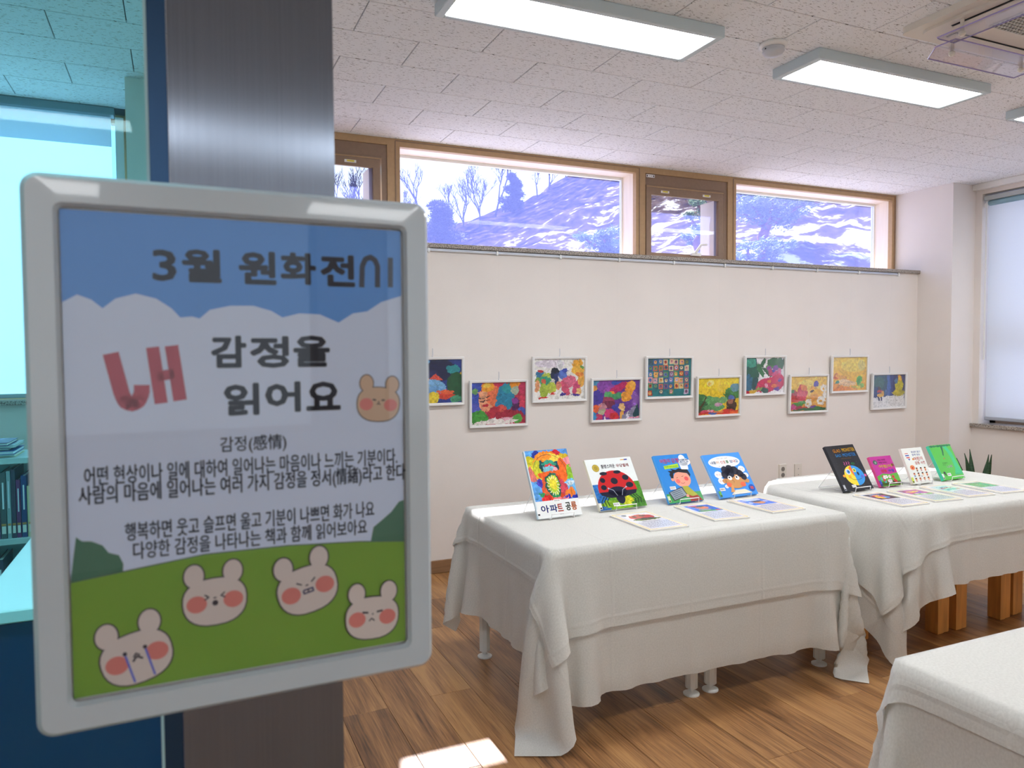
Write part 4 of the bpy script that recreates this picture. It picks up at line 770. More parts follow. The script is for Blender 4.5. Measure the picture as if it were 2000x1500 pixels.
def a6(p, w, h):
    p.rect(0, 0, w, h, 'b82c90'); p.up(); p.poly([(0, h*.34), (w*.3, h*.42), (w*.6, h*.38), (w, h*.42), (w, 0), (0, 0)], '5aa83c'); p.poly([(0, 0), (w*.5, h*.05), (w, 0.), (w, h*.12), (w*.6, h*.18), (0, h*.14)], '7a3040'); p.up()
    p.ell(w*.17, h*.80, w*.10, h*.08, '3a6050'); p.ell(w*.18, h*.79, w*.05, h*.045, 'd0e0d8'); p.text('언제나 씩씩한', w*.30, h*.84, w*.68, h*.90, '40203c', .02); p.text('마음 자라는', w*.34, h*.75, w*.72, h*.81, '40203c', .02); p.text('어린이', w*.26, h*.60, w*.86, h*.71, 'f0d838', .05); p.ell(w*.92, h*.68, w*.06, h*.05, '70452c')
    p.text('감정', w*.28, h*.45, w*.54, h*.55, 'd84030', .05); p.text('수업', w*.62, h*.45, w*.88, h*.55, '2f4ac0', .05); q = random.Random(4); p.up()
    for k in range(16): x_, y_ = q.uniform(.1, .9), q.uniform(.14, .32); p.ell(w*x_, h*y_, w*.06, h*.055, q.choice(['e8ece8', 'e8ece8', 'c03838', '58b0a0', 'e0d8c8'])); p.up(.3); p.ell(w*(x_-.015), h*(y_+.01), .0016, .0016, '303030', n=6); p.ell(w*(x_+.02), h*(y_+.01), .0016, .0016, '303030', n=6); p.up(.3)
    barcode(p, w*.40, h*.12, .03, .014); call_label(p, '3048b8', .004)
def a7(p, w, h):
    p.rect(0, 0, w, h, 'e6e9e4'); p.up(); p.text('화내지 않고', w*.43, h*.85, w*.88, h*.91, '4a60b0', .02); p.text('함께 읽는', w*.43, h*.77, w*.83, h*.83, '4a60b0', .02); p.text('어린이', w*.45, h*.63, w*.88, h*.74, 'd05048', .03); p.text('감정 사전', w*.44, h*.52, w*.92, h*.61, 'd05048', .03); p.ell(w*.41, h*.68, w*.04, h*.03, 'e89030')
    p.rect(w*.10, h*.78, w*.28, h*.81, '3a58b8'); p.rect(w*.10, h*.84, w*.26, h*.86, 'd06060'); p.rect(w*.12, h*.72, w*.28, h*.75, 'd04848'); p.poly([(w*.16, h*.70), (w*.28, h*.70), (w*.23, h*.65)], '3a58b8')
    p.ell(w*.24, h*.45, w*.11, h*.07, 'e88850'); p.up(); p.ell(w*.24, h*.44, w*.05, h*.025, 'c83828'); p.ell(w*.20, h*.48, .0022, .0022, '202020'); p.ell(w*.29, h*.48, .0022, .0022, '202020'); q = random.Random(6)
    for yy in (.38, .24, .10):
        for xx in (.22, .42, .62, .82):
            if yy > .3 and xx < .3: continue
            p.rect(w*(xx-.035), h*(yy-.05), w*(xx+.03), h*(yy-.005), q.choice(['d86848', '5a88c0', 'e8b848', 'c8a0a0', '7a5a48'])); p.ell(w*xx, h*(yy+.02), w*.045, h*.033, 'e0a078'); p.up(.3); p.ell(w*xx, h*(yy+.043), w*.045, h*.018, q.choice(['5a3020', '30242c', 'a04828'])); p.up(.3)
    barcode(p, w*.46, h*.15, .026, .016); call_label(p, 'c8d848', .006)
def a8(p, w, h):
    p.rect(0, 0, w, h, '4fb83a'); p.up(); p.poly([(w*.58, h*.98), (w*.75, h*.97), (w*.90, h*.75), (w*.93, h*.4), (w, h*.15), (w, h*.12), (w*.62, h*.12), (w*.74, h*.3), (w*.76, h*.6), (w*.70, h*.80)], '35c078'); p.up(); q = random.Random(8)
    for k in range(16): p.ell(w*(k+.5)/16, h*.965, w*.05, h*q.uniform(.015, .035), '1f7a48')
    p.poly([(w*.50, h*.97), (w*.60, h*.96), (w*.54, h*.78), (w*.47, h*.66), (w*.44, h*.70), (w*.49, h*.82)], '1f6a3c'); p.ell(w*.44, h*.60, w*.018, h*.018, 'c83030'); p.text('아낌없이', w*.26, h*.45, w*.50, h*.49, '20402a', .01); p.text('주는', w*.24, h*.40, w*.40, h*.435, '20402a'); p.text('나무', w*.40, h*.32, w*.66, h*.40, 'c8a8c8', .02); p.ell(w*.16, h*.20, w*.05, h*.035, '22302a'); p.poly([(w*.12, h*.18), (w*.22, h*.16), (w*.18, h*.1)], '22302a')
    for k in range(8): p.line([(w*(.68+.04*k), h*.12), (w*(.65+.045*k), h*.16)], .002, '1f8a50')
    barcode(p, w*.26, h*.10, .03, .016); call_label(p, 'd8e0d8', .006)
BK = [(1.503, 2.861, .030, .218, .309, .472, 'picture book with a fierce multicoloured dinosaur on its cover', 'e8eef0', 'cfe4ee', a1, .009), (1.846, 2.891, .051, .258, .252, .569, 'white picture book with a big red ladybug', 'e3e9e8', 'e8e4d0', a2, .010), (2.193, 2.887, .026, .204, .247, .564, 'blue picture book with a child in a chef hat holding a slate', '2e86d6', '3fa0e8', a3, .008), (2.516, 2.891, .075, .25, .237, .618, 'sky-blue picture book with a curly-haired boy looking up', '3f92e8', '6ab0f0', a4, .008),
 (3.168, 2.748, .058, .214, .252, .544, 'black picture book with a face half yellow and half blue', '14161e', '1c1e26', a5, .012), (3.422, 2.765, -.006, .157, .167, .501, 'small magenta picture book with a yellow title', 'b82c90', 'd8448a', a6, .012), (3.643, 2.750, .017, .163, .197, .415, 'small cream-white picture book with rows of little figures', 'e6e9e4', 'e8e0d8', a7, .010), (3.910, 2.762, .042, .184, .203, .487, 'green picture book with a tall tree arching over', '4fb83a', '3fc8a0', a8, .014)]
for b in BK: book(*b)

# information boards lying on the cloth
def board(pts, label, pic):
    (x0, y0), (x1, y1), (x2, y2), (x3, y3) = pts      # back-left, back-right, front-right, front-left
    w = (math.hypot(x1-x0, y1-y0)+math.hypot(x2-x3, y2-y3))/2; d = (math.hypot(x3-x0, y3-y0)+math.hypot(x2-x1, y2-y1))/2
    a = math.atan2((y1+y2-y0-y3)/2, (x1+x2-x0-x3)/2)*.5+math.atan2((x2+x3-x0-x1)/2*1, -(y2+y3-y0-y1)/2)*.5
    r = empty('information_board', (sum(p[0] for p in pts)/4, sum(p[1] for p in pts)/4, TZ), label, 'board', 'printed boards lying on the tables', rz=a); w *= .98; d *= .98
    MB().box((-w/2, -d/2, 0), (w/2, d/2, .007), .0008).build('foam_board', M['paper'], r)
    p = Print(.0001); p.rect(.004, .004, w-.004, d-.004, 'e8c84c'); p.up(); p.rect(.009, .009, w-.009, d-.009, 'f0eef0'); p.up(); p.rect(.014, .014, w-.014, d-.014, 'e8d070'); p.up(); p.rect(.016, .016, w-.016, d-.016, 'dfe0ea'); p.up()
    p.grid(paint(46, 32, *pic), w*.18, d*.50, w*.90, d*.90); q = random.Random(int(x0*100)); p.up(); p.rect(w*.28, d*.43, w*.75, d*.445, '4a4a58')
    for k in range(9):
        yy = d*(.39-.034*k); xx = w*.12
        while xx < w*.88: ww = q.uniform(.006, .016); p.rect(xx, yy-.0035, min(xx+ww, w*.9), yy, '777a88'); xx += ww+.003
    p.build('print', r, INKG, loc=(-w/2, -d/2, .0072), rot=(-pi/2, 0, 0)); return r
lb = ('e8e8f0', [(.5,.5,.45,.35,'c03038'),(.3,.4,.08,.1,'30303c'),(.6,.35,.09,.1,'30303c'),(.5,.85,.5,.15,'6a7a30'),(.5,.75,.4,.1,'28283a'),(.08,.1,.1,.1,'505868')], 21, .03, .2)
ch = ('2f6ad8', [(.5,.4,.25,.2,'e88060'),(.45,.22,.26,.08,'22242c'),(.5,.9,.5,.1,'4a9858'),(.4,.72,.25,.14,'8a98a4'),(.3,.1,.2,.05,'e85a80'),(.85,.88,.1,.06,'c83038')], 22, .02, .2)
cu = ('3a7ae8', [(.5,.15,.4,.12,'c8d8f4'),(.5,.6,.22,.25,'d89060'),(.5,.42,.24,.12,'24283a'),(.15,.6,.08,.1,'c8d0f0'),(.85,.5,.07,.09,'c8d0f0')], 23, .02, .2)
mo = ('1a1c28', [(.4,.3,.25,.1,'f0a828'),(.5,.18,.3,.06,'3a98d8'),(.35,.6,.18,.25,'f0d040'),(.55,.6,.16,.25,'3090d8'),(.45,.55,.06,.2,'e06a30'),(.25,.35,.1,.1,'c02838'),(.7,.4,.1,.1,'b83068')], 24, .05, .3)
ma = ('a8408a', [(.5,.35,.3,.08,'f0d840'),(.4,.55,.2,.06,'d84030'),(.65,.55,.2,.06,'3050c0'),(.5,.9,.5,.14,'70b050'),(.3,.8,.1,.08,'e8e8e8'),(.6,.82,.1,.08,'d8e8e0'),(.15,.2,.1,.08,'406050')], 25, .04, .2)
cr = ('c8e0e0', [(.5,.25,.3,.07,'6070b8'),(.5,.42,.3,.06,'d05048'),(.2,.55,.1,.12,'9a68b8'),(.5,.7,.35,.12,'7ac0b0'),(.8,.75,.1,.1,'d8a080'),(.2,.85,.1,.08,'5a88c0')], 26, .04, .2)
gr = ('54a858', [(.75,.5,.12,.5,'4ab070'),(.5,.05,.5,.08,'38884c'),(.4,.5,.15,.04,'86c078')], 27, .03, .15)
board([(1.723, 2.795), (1.919, 2.812), (1.895, 2.495), (1.701, 2.484)], 'yellow-edged board with a red ladybug print, in front of the ladybug book', lb)
board([(2.089, 2.839), (2.274, 2.838), (2.236, 2.514), (2.053, 2.518)], 'yellow-edged board in front of the chef-hat book', ch)
board([(2.399, 2.835), (2.592, 2.850), (2.585, 2.540), (2.381, 2.530)], 'yellow-edged board in front of the curly-haired boy book', cu)
board([(3.053, 2.669), (3.226, 2.681), (3.193, 2.391), (3.010, 2.376)], 'yellow-edged board with a dark print, in front of the black book', mo)
board([(3.290, 2.676), (3.473, 2.676), (3.430, 2.389), (3.247, 2.386)], 'yellow-edged board with a purple print, in front of the magenta book', ma)
board([(3.538, 2.674), (3.722, 2.688), (3.677, 2.397), (3.495, 2.394)], 'yellow-edged board with a pale print, in front of the cream-white book', cr)
board([(3.785, 2.671), (3.976, 2.683), (3.924, 2.384), (3.737, 2.387)], 'yellow-edged board with a plain green print, in front of the green book', gr)

# ---------------------------------------------------------------- potted plant and cabinet at the far right
pl = empty('potted_plant', (5.92, 3.98, 0), 'dark green spear-leaved plant standing behind the far table', 'plant')
MB().lathe([(.10, 0), (.13, .02), (.15, .24), (.16, .25), (.14, .245), (.13, .20), (.01, .20)], n=24).build('pot', mat('plant_pot', 'd8d4cc', .4), pl, True)
lm = noisy(mat('snake_leaf', '35553c', .4), 18, .35, stretch=(1, 1, 5))
for k, (dx, dy, hh, bx, by) in enumerate([(-.05, 0, .40, -.09, .02), (.0, .03, .42, -.005, .04), (.015, -.03, .39, .03, -.05), (.04, .0, .38, .06, -.02), (-.02, .05, .34, -.03, .10)]):
    V = []; F = []; n = 9
    for i in range(n):
        t = i/(n-1); wv = .026*(1-t**3)*(.7+.6*t*(1-t)*2); c_ = Vector((dx+bx*t**1.4, dy+by*t, .2+hh*t))
        for s_ in (-1, 0, 1): V.append((c_.x+s_*wv*.6, c_.y-s_*wv*.8+(0 if s_ else .006), c_.z))
        for s_ in (1, -1): V.append((c_.x+s_*wv*.3+.01, c_.y-s_*wv*.4+.008, c_.z))
    for i in range(n-1):
        for j in range(5): a = i*5+j; b = i*5+(j+1) % 5; F.append((a, b, b+5, a+5))
    F += [(4, 3, 2, 1, 0), tuple((n-1)*5+j for j in range(5))]
    MB().add(V, F).build('leaf', lm, pl, True)
cb = empty('wooden_cabinet', (6.08, 3.05, 0), 'low orange wooden cabinet against the right wall, only its edge showing', 'cabinet')
MB().box((-.19, -.55, .06), (.18, .45, .70), .005).build('body', M['wood'], cb); MB().box((-.21, -.57, .70), (.19, .47, .725), .004).build('top', M['wood'], cb)
for y_ in (-.54, -.04):
    d_ = MB().box((-.205, y_, .08), (-.19, y_+.48, .68), .003).build('door', M['wood'], cb); MB().lathe([(.008, 0), (.012, .012), (.006, .018)], n=10).build('knob', M['screw'], d_, loc=(-.218, y_+.05, .40))

# ---------------------------------------------------------------- left side: shelf, counter behind the tinted glass
bs = empty('bookcase', (-.60, 3.62, 0), 'grey-white bookcase full of books below the left blind', 'bookcase')
bm_ = mat('bookcase_white', 'b9cfd2', .5)
SX0, SX1 = -.95, .75; SZ = [.02, .345, .685, 1.005]
for z in SZ: MB().box((SX0, -.14, z), (SX1, .16, z+.024), .002).build('shelf', bm_, bs)
for x in (SX0-.02, SX1): MB().box((x, -.14, 0), (x+.02, .16, 1.029), .002).build('side_panel', bm_, bs)
MB().box((SX0, .15, .02), (SX1, .16, 1.0)).build('back_panel', bm_, bs)
bcols = ['6a5a88', '86a060', '2f58b0', 'a8c8c8', '6a2a68', '4a5a60', '8a2a48', 'c8d0d0', '7a50a0', '1f3a78', '90a8b0', 'e08a40', '3a68b0', '5a8a90', 'd0c8a0', '40405a']
q = random.Random(12); cnt = 0; page_m = mat('shelf_book_pages', 'e8f0f0', .7); CMS = {c: mat('cloth_cover_'+c, c, .45) for c in bcols}
cname = {'6a5a88': 'violet-grey', '86a060': 'olive', '2f58b0': 'blue', 'a8c8c8': 'pale teal', '6a2a68': 'plum', '4a5a60': 'slate', '8a2a48': 'crimson', 'c8d0d0': 'off-white', '7a50a0': 'purple', '1f3a78': 'navy', '90a8b0': 'grey-blue', 'e08a40': 'orange', '3a68b0': 'mid-blue', '5a8a90': 'teal', 'd0c8a0': 'beige', '40405a': 'charcoal'}
def shelf_book(x, z, w, h, d, c, label, group, lean=0):
    r = empty('shelf_book', (x, 3.62-.125, z), label, 'book', group); r.rotation_euler = (0, lean, 0)
    b = MB().box((0, 0, 0), (.0018, d, h)); b.box((w-.0018, 0, 0), (w, d, h)); b.box((0, -.002, 0), (w, .0005, h), .001); b.build('cover', CMS[c], r)
    MB().box((.0018, .001, .002), (w-.0018, d-.003, h-.004)).build('page_block', page_m, r)
    p = Print(.0002); p.rect(w*.15, .02, w*.85, .05, 'e8e8e0'); p.rect(w*.1, .052, w*.9, .060, 'c08a48'); p.rect(w*.35, h*.45, w*.65, h*.85, 'dfe6ee' if q.random() < .6 else '30344a'); p.build('spine_print', r, INK, loc=(0, -.0026, 0))
for zi, row in ((2, 'middle'), (1, 'lower')):
    x = SX0+.005-.60+.0; x = -.80; used = 0
    x_end = -.62 if row == 'middle' else -.55
    while x < -.42 and cnt % 16 < 16 and used < 16:
        w = q.uniform(.012, .030); h = q.uniform(.20, .275); c = bcols[(used*5+zi) % len(bcols)]
        vis = x > -1.02
        lab = ('books standing on the upper shelf of the bookcase' if row == 'middle' else 'books standing on the lower shelf of the bookcase')
        shelf_book(x, [0, .369+.0, .709][zi], w, h, .19, c, 'book with a %s spine standing on the %s shelf of the bookcase' % (cname[c], 'upper' if row == 'middle' else 'lower'), lab); x += w+.0025; cnt += 1; used += 1
zz = 1.0295
for k, (x0, x1, y0, y1, t, c, nm) in enumerate([(-.86, -.60, 3.52, 3.72, .012, 'd0c8a0', 'beige book at the bottom of the flat stack on the bookcase'), (-.87, -.60, 3.50, 3.72, .014, '3a68b0', 'mid-blue book second from the bottom of the flat stack'), (-.93, -.62, 3.52, 3.73, .010, '4a5a60', 'slate book sticking out left in the flat stack'), (-.89, -.60, 3.51, 3.72, .010, '90a8b0', 'grey-blue book third from the top of the flat stack'), (-.88, -.62, 3.50, 3.70, .012, '1f3a78', 'navy book topmost of the flat stack on the bookcase')]):
    r = empty('flat_book', (x0, y0, zz), nm, 'book', 'books stacked flat on top of the bookcase'); dx_, dy_ = x1-x0, y1-y0
    g = MB().box((0, 0, 0), (dx_, dy_, .002)); g.box((0, 0, t-.002), (dx_, dy_, t)); g.box((-.001, 0, 0), (.001, dy_, t)); g.build('cover', CMS[c], r)
    MB().box((.002, .004, .002), (dx_-.004, dy_-.004, t-.002)).build('page_block', page_m, r); zz += t+.0004

ct = empty('counter', (-.08, 2.35, 0), 'counter with a white top and navy front behind the teal glass', 'counter')
wt = mat('counter_white', 'eef6f6', .3)
MB().box((-.325, -.52, .872), (.30, .60, .90), .003).build('countertop', wt, ct)
MB().box((-.300, -.49, .0), (.275, .575, .872)).build('body', mat('navy_panel', '0c2f63', .35), ct)
MB().box((-.31, -.505, .05), (.285, -.49, .868), .002).build('front_panel', mat('navy_front', '0a2a5c', .4), ct)

# steel column, tinted glass, sign
YC = .765
cl = empty('steel_column', (.075, YC+.03, 0), 'brushed steel door column behind the poster', 'column'); o_ = (-.075, -YC-.03, 0)
MB().box((-.003, YC, 0), (.148, YC+.06, HC), .0015).build('post', M['steel'], cl, loc=o_)
MB().box((-.020, YC-.001, 0), (-.0035, YC+.05, HC), .001).build('edge_channel', mat('navy_edge_channel', '304a68', .28, .85), cl, loc=o_)
MB().box((-.022, YC-.004, 0), (-.0195, YC+.045, HC), .0005).build('glass_gasket', mat('pale_gasket', '9fc6cc', .4), cl, loc=o_)
gp = empty('tinted_glass_panel', (-.5, YC+.02, 0), 'teal tinted glass panel left of the steel column', 'glass panel')
MB().box((-.48, .014, 0), (.477, .022, HC)).build('pane', M['teal'], gp)

# ---------------------------------------------------------------- poster sign
SZc = CAMZ-.0855
sg = empty('poster_sign', (.0600, .7335, SZc), 'white framed exhibition poster with bear faces hanging on the steel column', 'sign'); sg.rotation_euler = (0, 0, radians(1.3))
FW, FH = .352, .477
sfm = mat('glossy_white_sign_frame', 'bccad2', .22, coat=.3)
def ring(g, o0, o1, r0, r1, y0, y1, n=6):
    A_ = rrect(-o0[0], -o0[1], o0[0], o0[1], r0, n); B_ = rrect(-o1[0], -o1[1], o1[0], o1[1], r1, n); k = len(A_)
    g.add([(x_, y0, z_) for x_, z_ in A_]+[(x_, y1, z_) for x_, z_ in B_], [(i, (i+1) % k, k+(i+1) % k, k+i) for i in range(k)])
g = MB(); a, b = FW/2, FH/2; c_, d_ = .1495, .2115
ring(g, (a, b), (a, b), .014, .014, .014, .002); ring(g, (a, b), (a-.004, b-.004), .014, .011, .002, -.003); ring(g, (a-.004, b-.004), (c_+.003, d_+.003), .011, .007, -.003, -.004); ring(g, (c_+.003, d_+.003), (c_, d_), .007, .006, -.004, .0005); ring(g, (c_, d_), (a, b), .006, .014, .0145, .014)
g.build('frame', sfm, sg, True)
MB().box((-a+.004, .008, -b+.004), (a-.004, .0138, b-.004)).build('backing', M['paper'], sg)
MB().box((-c_-.002, .0012, -d_-.002), (c_+.002, .0022, d_+.002)).build('clear_cover', glass_mat('poster_cover', (.985, .99, 1.0), (1, 1, 1), .0, .03), sg)
MB().box((-.05, .014, -.05), (.05, YC-.7335-.0008, .05), .002).build('mounting_block', M['white'], sg)
p = Print(.00012)
MS = sg.matrix_basis.copy(); NI = (Matrix.Translation(sg.location) @ Matrix.Rotation(radians(1.3), 4, 'Z')).inverted()
def Q(px_, py_):
    d = FWD+RGT*((px_-1000)/FPX)-UPV*((py_-750)/FPX); o = Vector((0, 0, CAMZ)); o2 = NI @ o; d2 = NI.to_3x3() @ d; t = (.003-o2.y)/d2.y; h_ = o2+d2*t; return (h_.x, h_.z)
def QL(l): return [Q(*t_) for t_ in l]
x0, x1, y0, y1 = -.1485, .1485, -.210, .210
p.rect(x0, y0, x1, y1, 'd8e6fc'); p.up()
cloud = QL([(118, 590), (150, 575), (178, 585), (200, 602), (225, 583), (265, 573), (305, 583), (335, 602), (352, 620), (375, 618), (390, 622), (410, 605), (450, 597), (495, 597), (530, 607), (552, 620), (585, 612), (625, 614), (662, 630), (690, 612), (718, 608), (745, 590), (800, 578)])
cloud = [(min(max(a_, x0), x1), b_) for a_, b_ in cloud]
p.poly([(x0, y1), (x0, cloud[0][1])]+cloud+[(x1, cloud[-1][1]), (x1, y1)], '559ae6'); p.up()
hill = QL([(150, 1137), (240, 1117), (400, 1083), (560, 1066), (700, 1058), (800, 1056)]); hill[0] = (x0, hill[0][1]); hill[-1] = (x1, hill[-1][1])
p.poly([(x0, y0), (x1, y0)]+hill[::-1], '7cab36'); p.up(); p.line(hill, .0009, '4a5a70', caps=False)
p.poly([(x0, hill[0][1])]+[(max(x0, a_), b_) for a_, b_ in QL([(148, 1050), (160, 1058), (178, 1058), (200, 1066), (212, 1080), (232, 1085), (241, 1102), (240, 1117)])], '467a60')
bsh = QL([(725, 1057), (730, 1030), (748, 1015), (765, 1000), (780, 980), (800, 976)]); p.poly(bsh[:-1]+[(x1, bsh[-1][1]), (x1, hill[-1][1])], '467a60'); p.up()
def T(s_, l, bot, r_, top, c='3b4358', bold=.0):
    """text box: left, right x; bottom/top y taken at the middle"""
    xm = (l+r_)/2; xa = Q(l, (bot+top)/2)[0]; xb = Q(r_, (bot+top)/2)[0]; ya = Q(xm, bot)[1]; yb = Q(xm, top)[1]; p.text(s_, xa, ya, xb, yb, c, bold)
DK = '2c3548'
T('3', 297, 549, 345, 487, DK, .035); T('월', 355, 552, 433, 486, DK, .045); T('원', 466, 556, 540, 490, DK, .045); T('화', 548, 556, 618, 493, DK, .045); T('전', 626, 560, 694, 497, DK, .045)
def S(pts, w, c): p.line(QL(pts), w, c)
S([(707, 561), (708, 520), (714, 506), (724, 502), (733, 508), (738, 520), (738, 561)], .0052, DK); S([(763, 503), (763, 561)], .0052, DK)
RD = 'b84456'
S([(216, 690), (238, 770), (246, 786), (258, 790), (270, 784), (277, 768), (277, 752)], .0125, RD)
S([(298, 678), (315, 788)], .0105, RD); S([(335, 675), (352, 782)], .0110, RD); S([(308, 735), (340, 730)], .0090, RD)
for s_, l, b_, r_, t_ in (('감', 412, 719, 482, 655), ('정', 488, 719, 565, 656), ('을', 573, 717, 645, 655), ('읽', 437, 812, 507, 748), ('어', 518, 806, 588, 745), ('요', 598, 802, 666, 745)): T(s_, l, b_, r_, t_, DK, .045)
T('감정(感情)', 430, 885, 560, 850, DK, .012)
T('어떤 현상이나 일에 대하여 일어나는 마음이나 느끼는 기분이다.', 163, 929, 777, 894, DK, .016)
T('사람의 마음에 일어나는 여러 가지 감정을 정서(情緖)라고 한다.', 152, 968, 797, 927, DK, .016)
T('행복하면 웃고 슬프면 울고 기분이 나쁘면 화가 나요', 243, 1034, 732, 1000, DK, .016)
T('다양한 감정을 나타나는 책과 함께 읽어보아요', 259, 1069, 718, 1036, DK, .016)
def bear(cx, cy, s, rot, mood, col='e2d6cd'):
    X, Y = Q(cx, cy); k = abs(Q(cx+50, cy)[0]-Q(cx-50, cy)[0])/100*s; cr_, sr_ = cos(radians(rot)), sin(radians(rot))
    def W_(u, v): return (X+(u*cr_-v*sr_)*k, Y+(u*sr_+v*cr_)*k)
    OUT = '4a4248'; OC = '4a4248'
    head = [(62*math.copysign(abs(cos(t_))**.8, cos(t_)), -4+(52 if sin(t_) < 0 else 46)*math.copysign(abs(sin(t_))**.85, sin(t_))) for t_ in [i*2*pi/28 for i in range(28)]]
    for ring_ in (4, 0):
        cc = OC if ring_ else col
        for ex, ey in ((-38, 52), (38, 52)): e_ = W_(ex, ey); p.ell(e_[0], e_[1], (19+ring_*.7)*k, (24+ring_*.7)*k, cc)
        p.up(.5); p.poly([W_(a_*(1+ring_/62*.7), -4+(b_+4)*(1+ring_/50*.7)) for a_, b_ in head], cc); p.up(.5)
    for ex in (-36, 36): e_ = W_(ex, -8); p.ell(e_[0], e_[1], 20*k, 18*k, 'e2857c')
    p.up()
    def ln(pts, w=3.0, c='3a3440'): p.line([W_(*t_) for t_ in pts], w*k, c)
    if mood == 'laugh': ln([(-20, 10), (-12, 4), (-20, -1)]); ln([(20, 10), (12, 4), (20, -1)]); e_ = W_(0, -10); p.ell(e_[0], e_[1], 6*k, 6*k, '3a3440'); ln([(-3, 1), (3, 1)])
    elif mood == 'angry': ln([(-20, 14), (-10, 7)]); ln([(20, 14), (10, 7)]); ln([(-10, -6), (-10, -13), (10, -13), (10, -6), (-10, -6)], 3.5, '40406a'); ln([(0, -6), (0, -13)], 3); ln([(-3, 3), (3, 3)])
    elif mood == 'sulk': ln([(-24, 8), (-10, 6)], 4.5); ln([(24, 8), (10, 6)], 4.5); ln([(-8, -14), (-2, -8), (5, -14)]); ln([(-1, 2), (2, 2)], 4)
    elif mood == 'cry':
        for ex in (-18, 18): e_ = W_(ex, 8); p.ell(e_[0], e_[1], 4*k, 4*k, '3a3440'); ln([(ex, 4), (ex+2, -52)], 4, '6a78d8')
        ln([(-9, -12), (0, -4), (9, -12)], 4); ln([(-6, -4), (0, 2), (6, -4)], 3)
    else: ln([(-18, 6), (-8, 5)], 4.5); ln([(18, 6), (8, 5)], 4.5); ln([(-5, -8), (0, -4), (5, -8)]); e_ = W_(0, 0); p.ell(e_[0], e_[1], 2.5*k, 2*k, '3a3440')
    p.up()
bear(740, 785, .66, -4, 'plain', 'd8b898')
bear(266, 1278, 1.14, 14, 'cry'); bear(420, 1168, 1.0, 2, 'laugh'); bear(600, 1145, .94, 13, 'angry'); bear(727, 1200, .82, -2, 'sulk')
p.build('poster_print', sg, INK, loc=(0, .0045, 0))

# ---------------------------------------------------------------- outside: hill, snow, trees
RID = [(500, 470), (640, 462), (900, 440), (970, 415), (1015, 400), (1060, 376), (1090, 358), (1132, 338), (1200, 300), (1400, 200), (1800, 100)]
RY = 70
rx = []; rz_ = []
for a_, b_ in RID:
    h_ = px_on(a_, b_, 1, RY); rx.append(h_.x); rz_.append(h_.z)
def ground(x, y):
    s_ = np.clip((y-8)/(RY-8), 0, 1.4); ridge = np.interp(x*RY/np.maximum(y, 8), rx, rz_); z0 = 1.9
    k = np.interp(x/np.maximum(y, 1), [.3, .9, 1.3], [1.35, 1.1, 1.0])
    z = z0+(ridge-z0)*np.minimum(s_, 1)**k
    z = z+1.1*np.exp(-((y-27)/6.0)**2)*np.clip((x/np.maximum(y, 1)-.2)*3, 0, 1)
    return z+.12*np.sin(x*1.1+y*.7)*np.clip(y/30, .1, 1)
nxg, nyg = 150, 110
gx = np.linspace(-30, 130, nxg); gy = 5.6+(np.linspace(0, 1, nyg)**1.8)*(RY+12-5.6)
GX, GY = np.meshgrid(gx, gy, indexing='ij'); GX = GX*(.25+.75*(GY/82)); GZ = ground(GX, GY)-np.clip(GY-RY, 0, 20)*.3+RNG.random(GX.shape)*.35*np.clip(GY/30, 0, 1)
GZ[:, 0] = .5
I = np.arange(nxg*nyg).reshape(nxg, nyg); F = np.stack([I[:-1, :-1], I[1:, :-1], I[1:, 1:], I[:-1, 1:]], -1).reshape(-1, 4).tolist()
hm = mat('winter_hillside', '6b5a4a', 1, spec=0); b_ = hm.node_tree.nodes['Principled BSDF']; g_ = N(hm, 'ShaderNodeNewGeometry')
n1 = N(hm, 'ShaderNodeTexNoise', Scale=1.1, Detail=9.0, Roughness=.7); L(hm, g_.outputs['Position'], n1.inputs['Vector'])
sx_ = N(hm, 'ShaderNodeSeparateXYZ'); L(hm, g_.outputs['Position'], sx_.inputs[0])
mr = N(hm, 'ShaderNodeMapRange'); mr.inputs[1].default_value = 8; mr.inputs[2].default_value = 40; mr.inputs[3].default_value = .13; mr.inputs[4].default_value = -.03; L(hm, sx_.outputs['Y'], mr.inputs[0])
ad = N(hm, 'ShaderNodeMath', operation='ADD'); L(hm, n1.outputs[0], ad.inputs[0]); L(hm, mr.outputs[0], ad.inputs[1])
rp = N(hm, 'ShaderNodeValToRGB'); e = rp.color_ramp.elements; e[0].position = .42; e[0].color = (*lin('1c1820'), 1); e[1].position = .66; e[1].color = (.66, .68, .72, 1); k_ = e.new(.60); k_.color = (*lin('54463c'), 1)
L(hm, ad.outputs[0], rp.inputs[0]); L(hm, rp.outputs[0], b_.inputs['Base Color'])
hill_o = MB(); hill_o.v = np.stack([GX, GY, GZ], -1).reshape(-1, 3).tolist(); hill_o.f = F
tag(hill_o.build('hillside', hm, None, True), kind='structure')
bark = noisy(mat('grey_bark', '4a4450', .9), 5, .2); barkr = noisy(mat('red_pine_bark', '8a5648', .9), 12, .3)
def leafy(c):
    return noisy(mat('needles_'+c, c, .8), 3, .35)
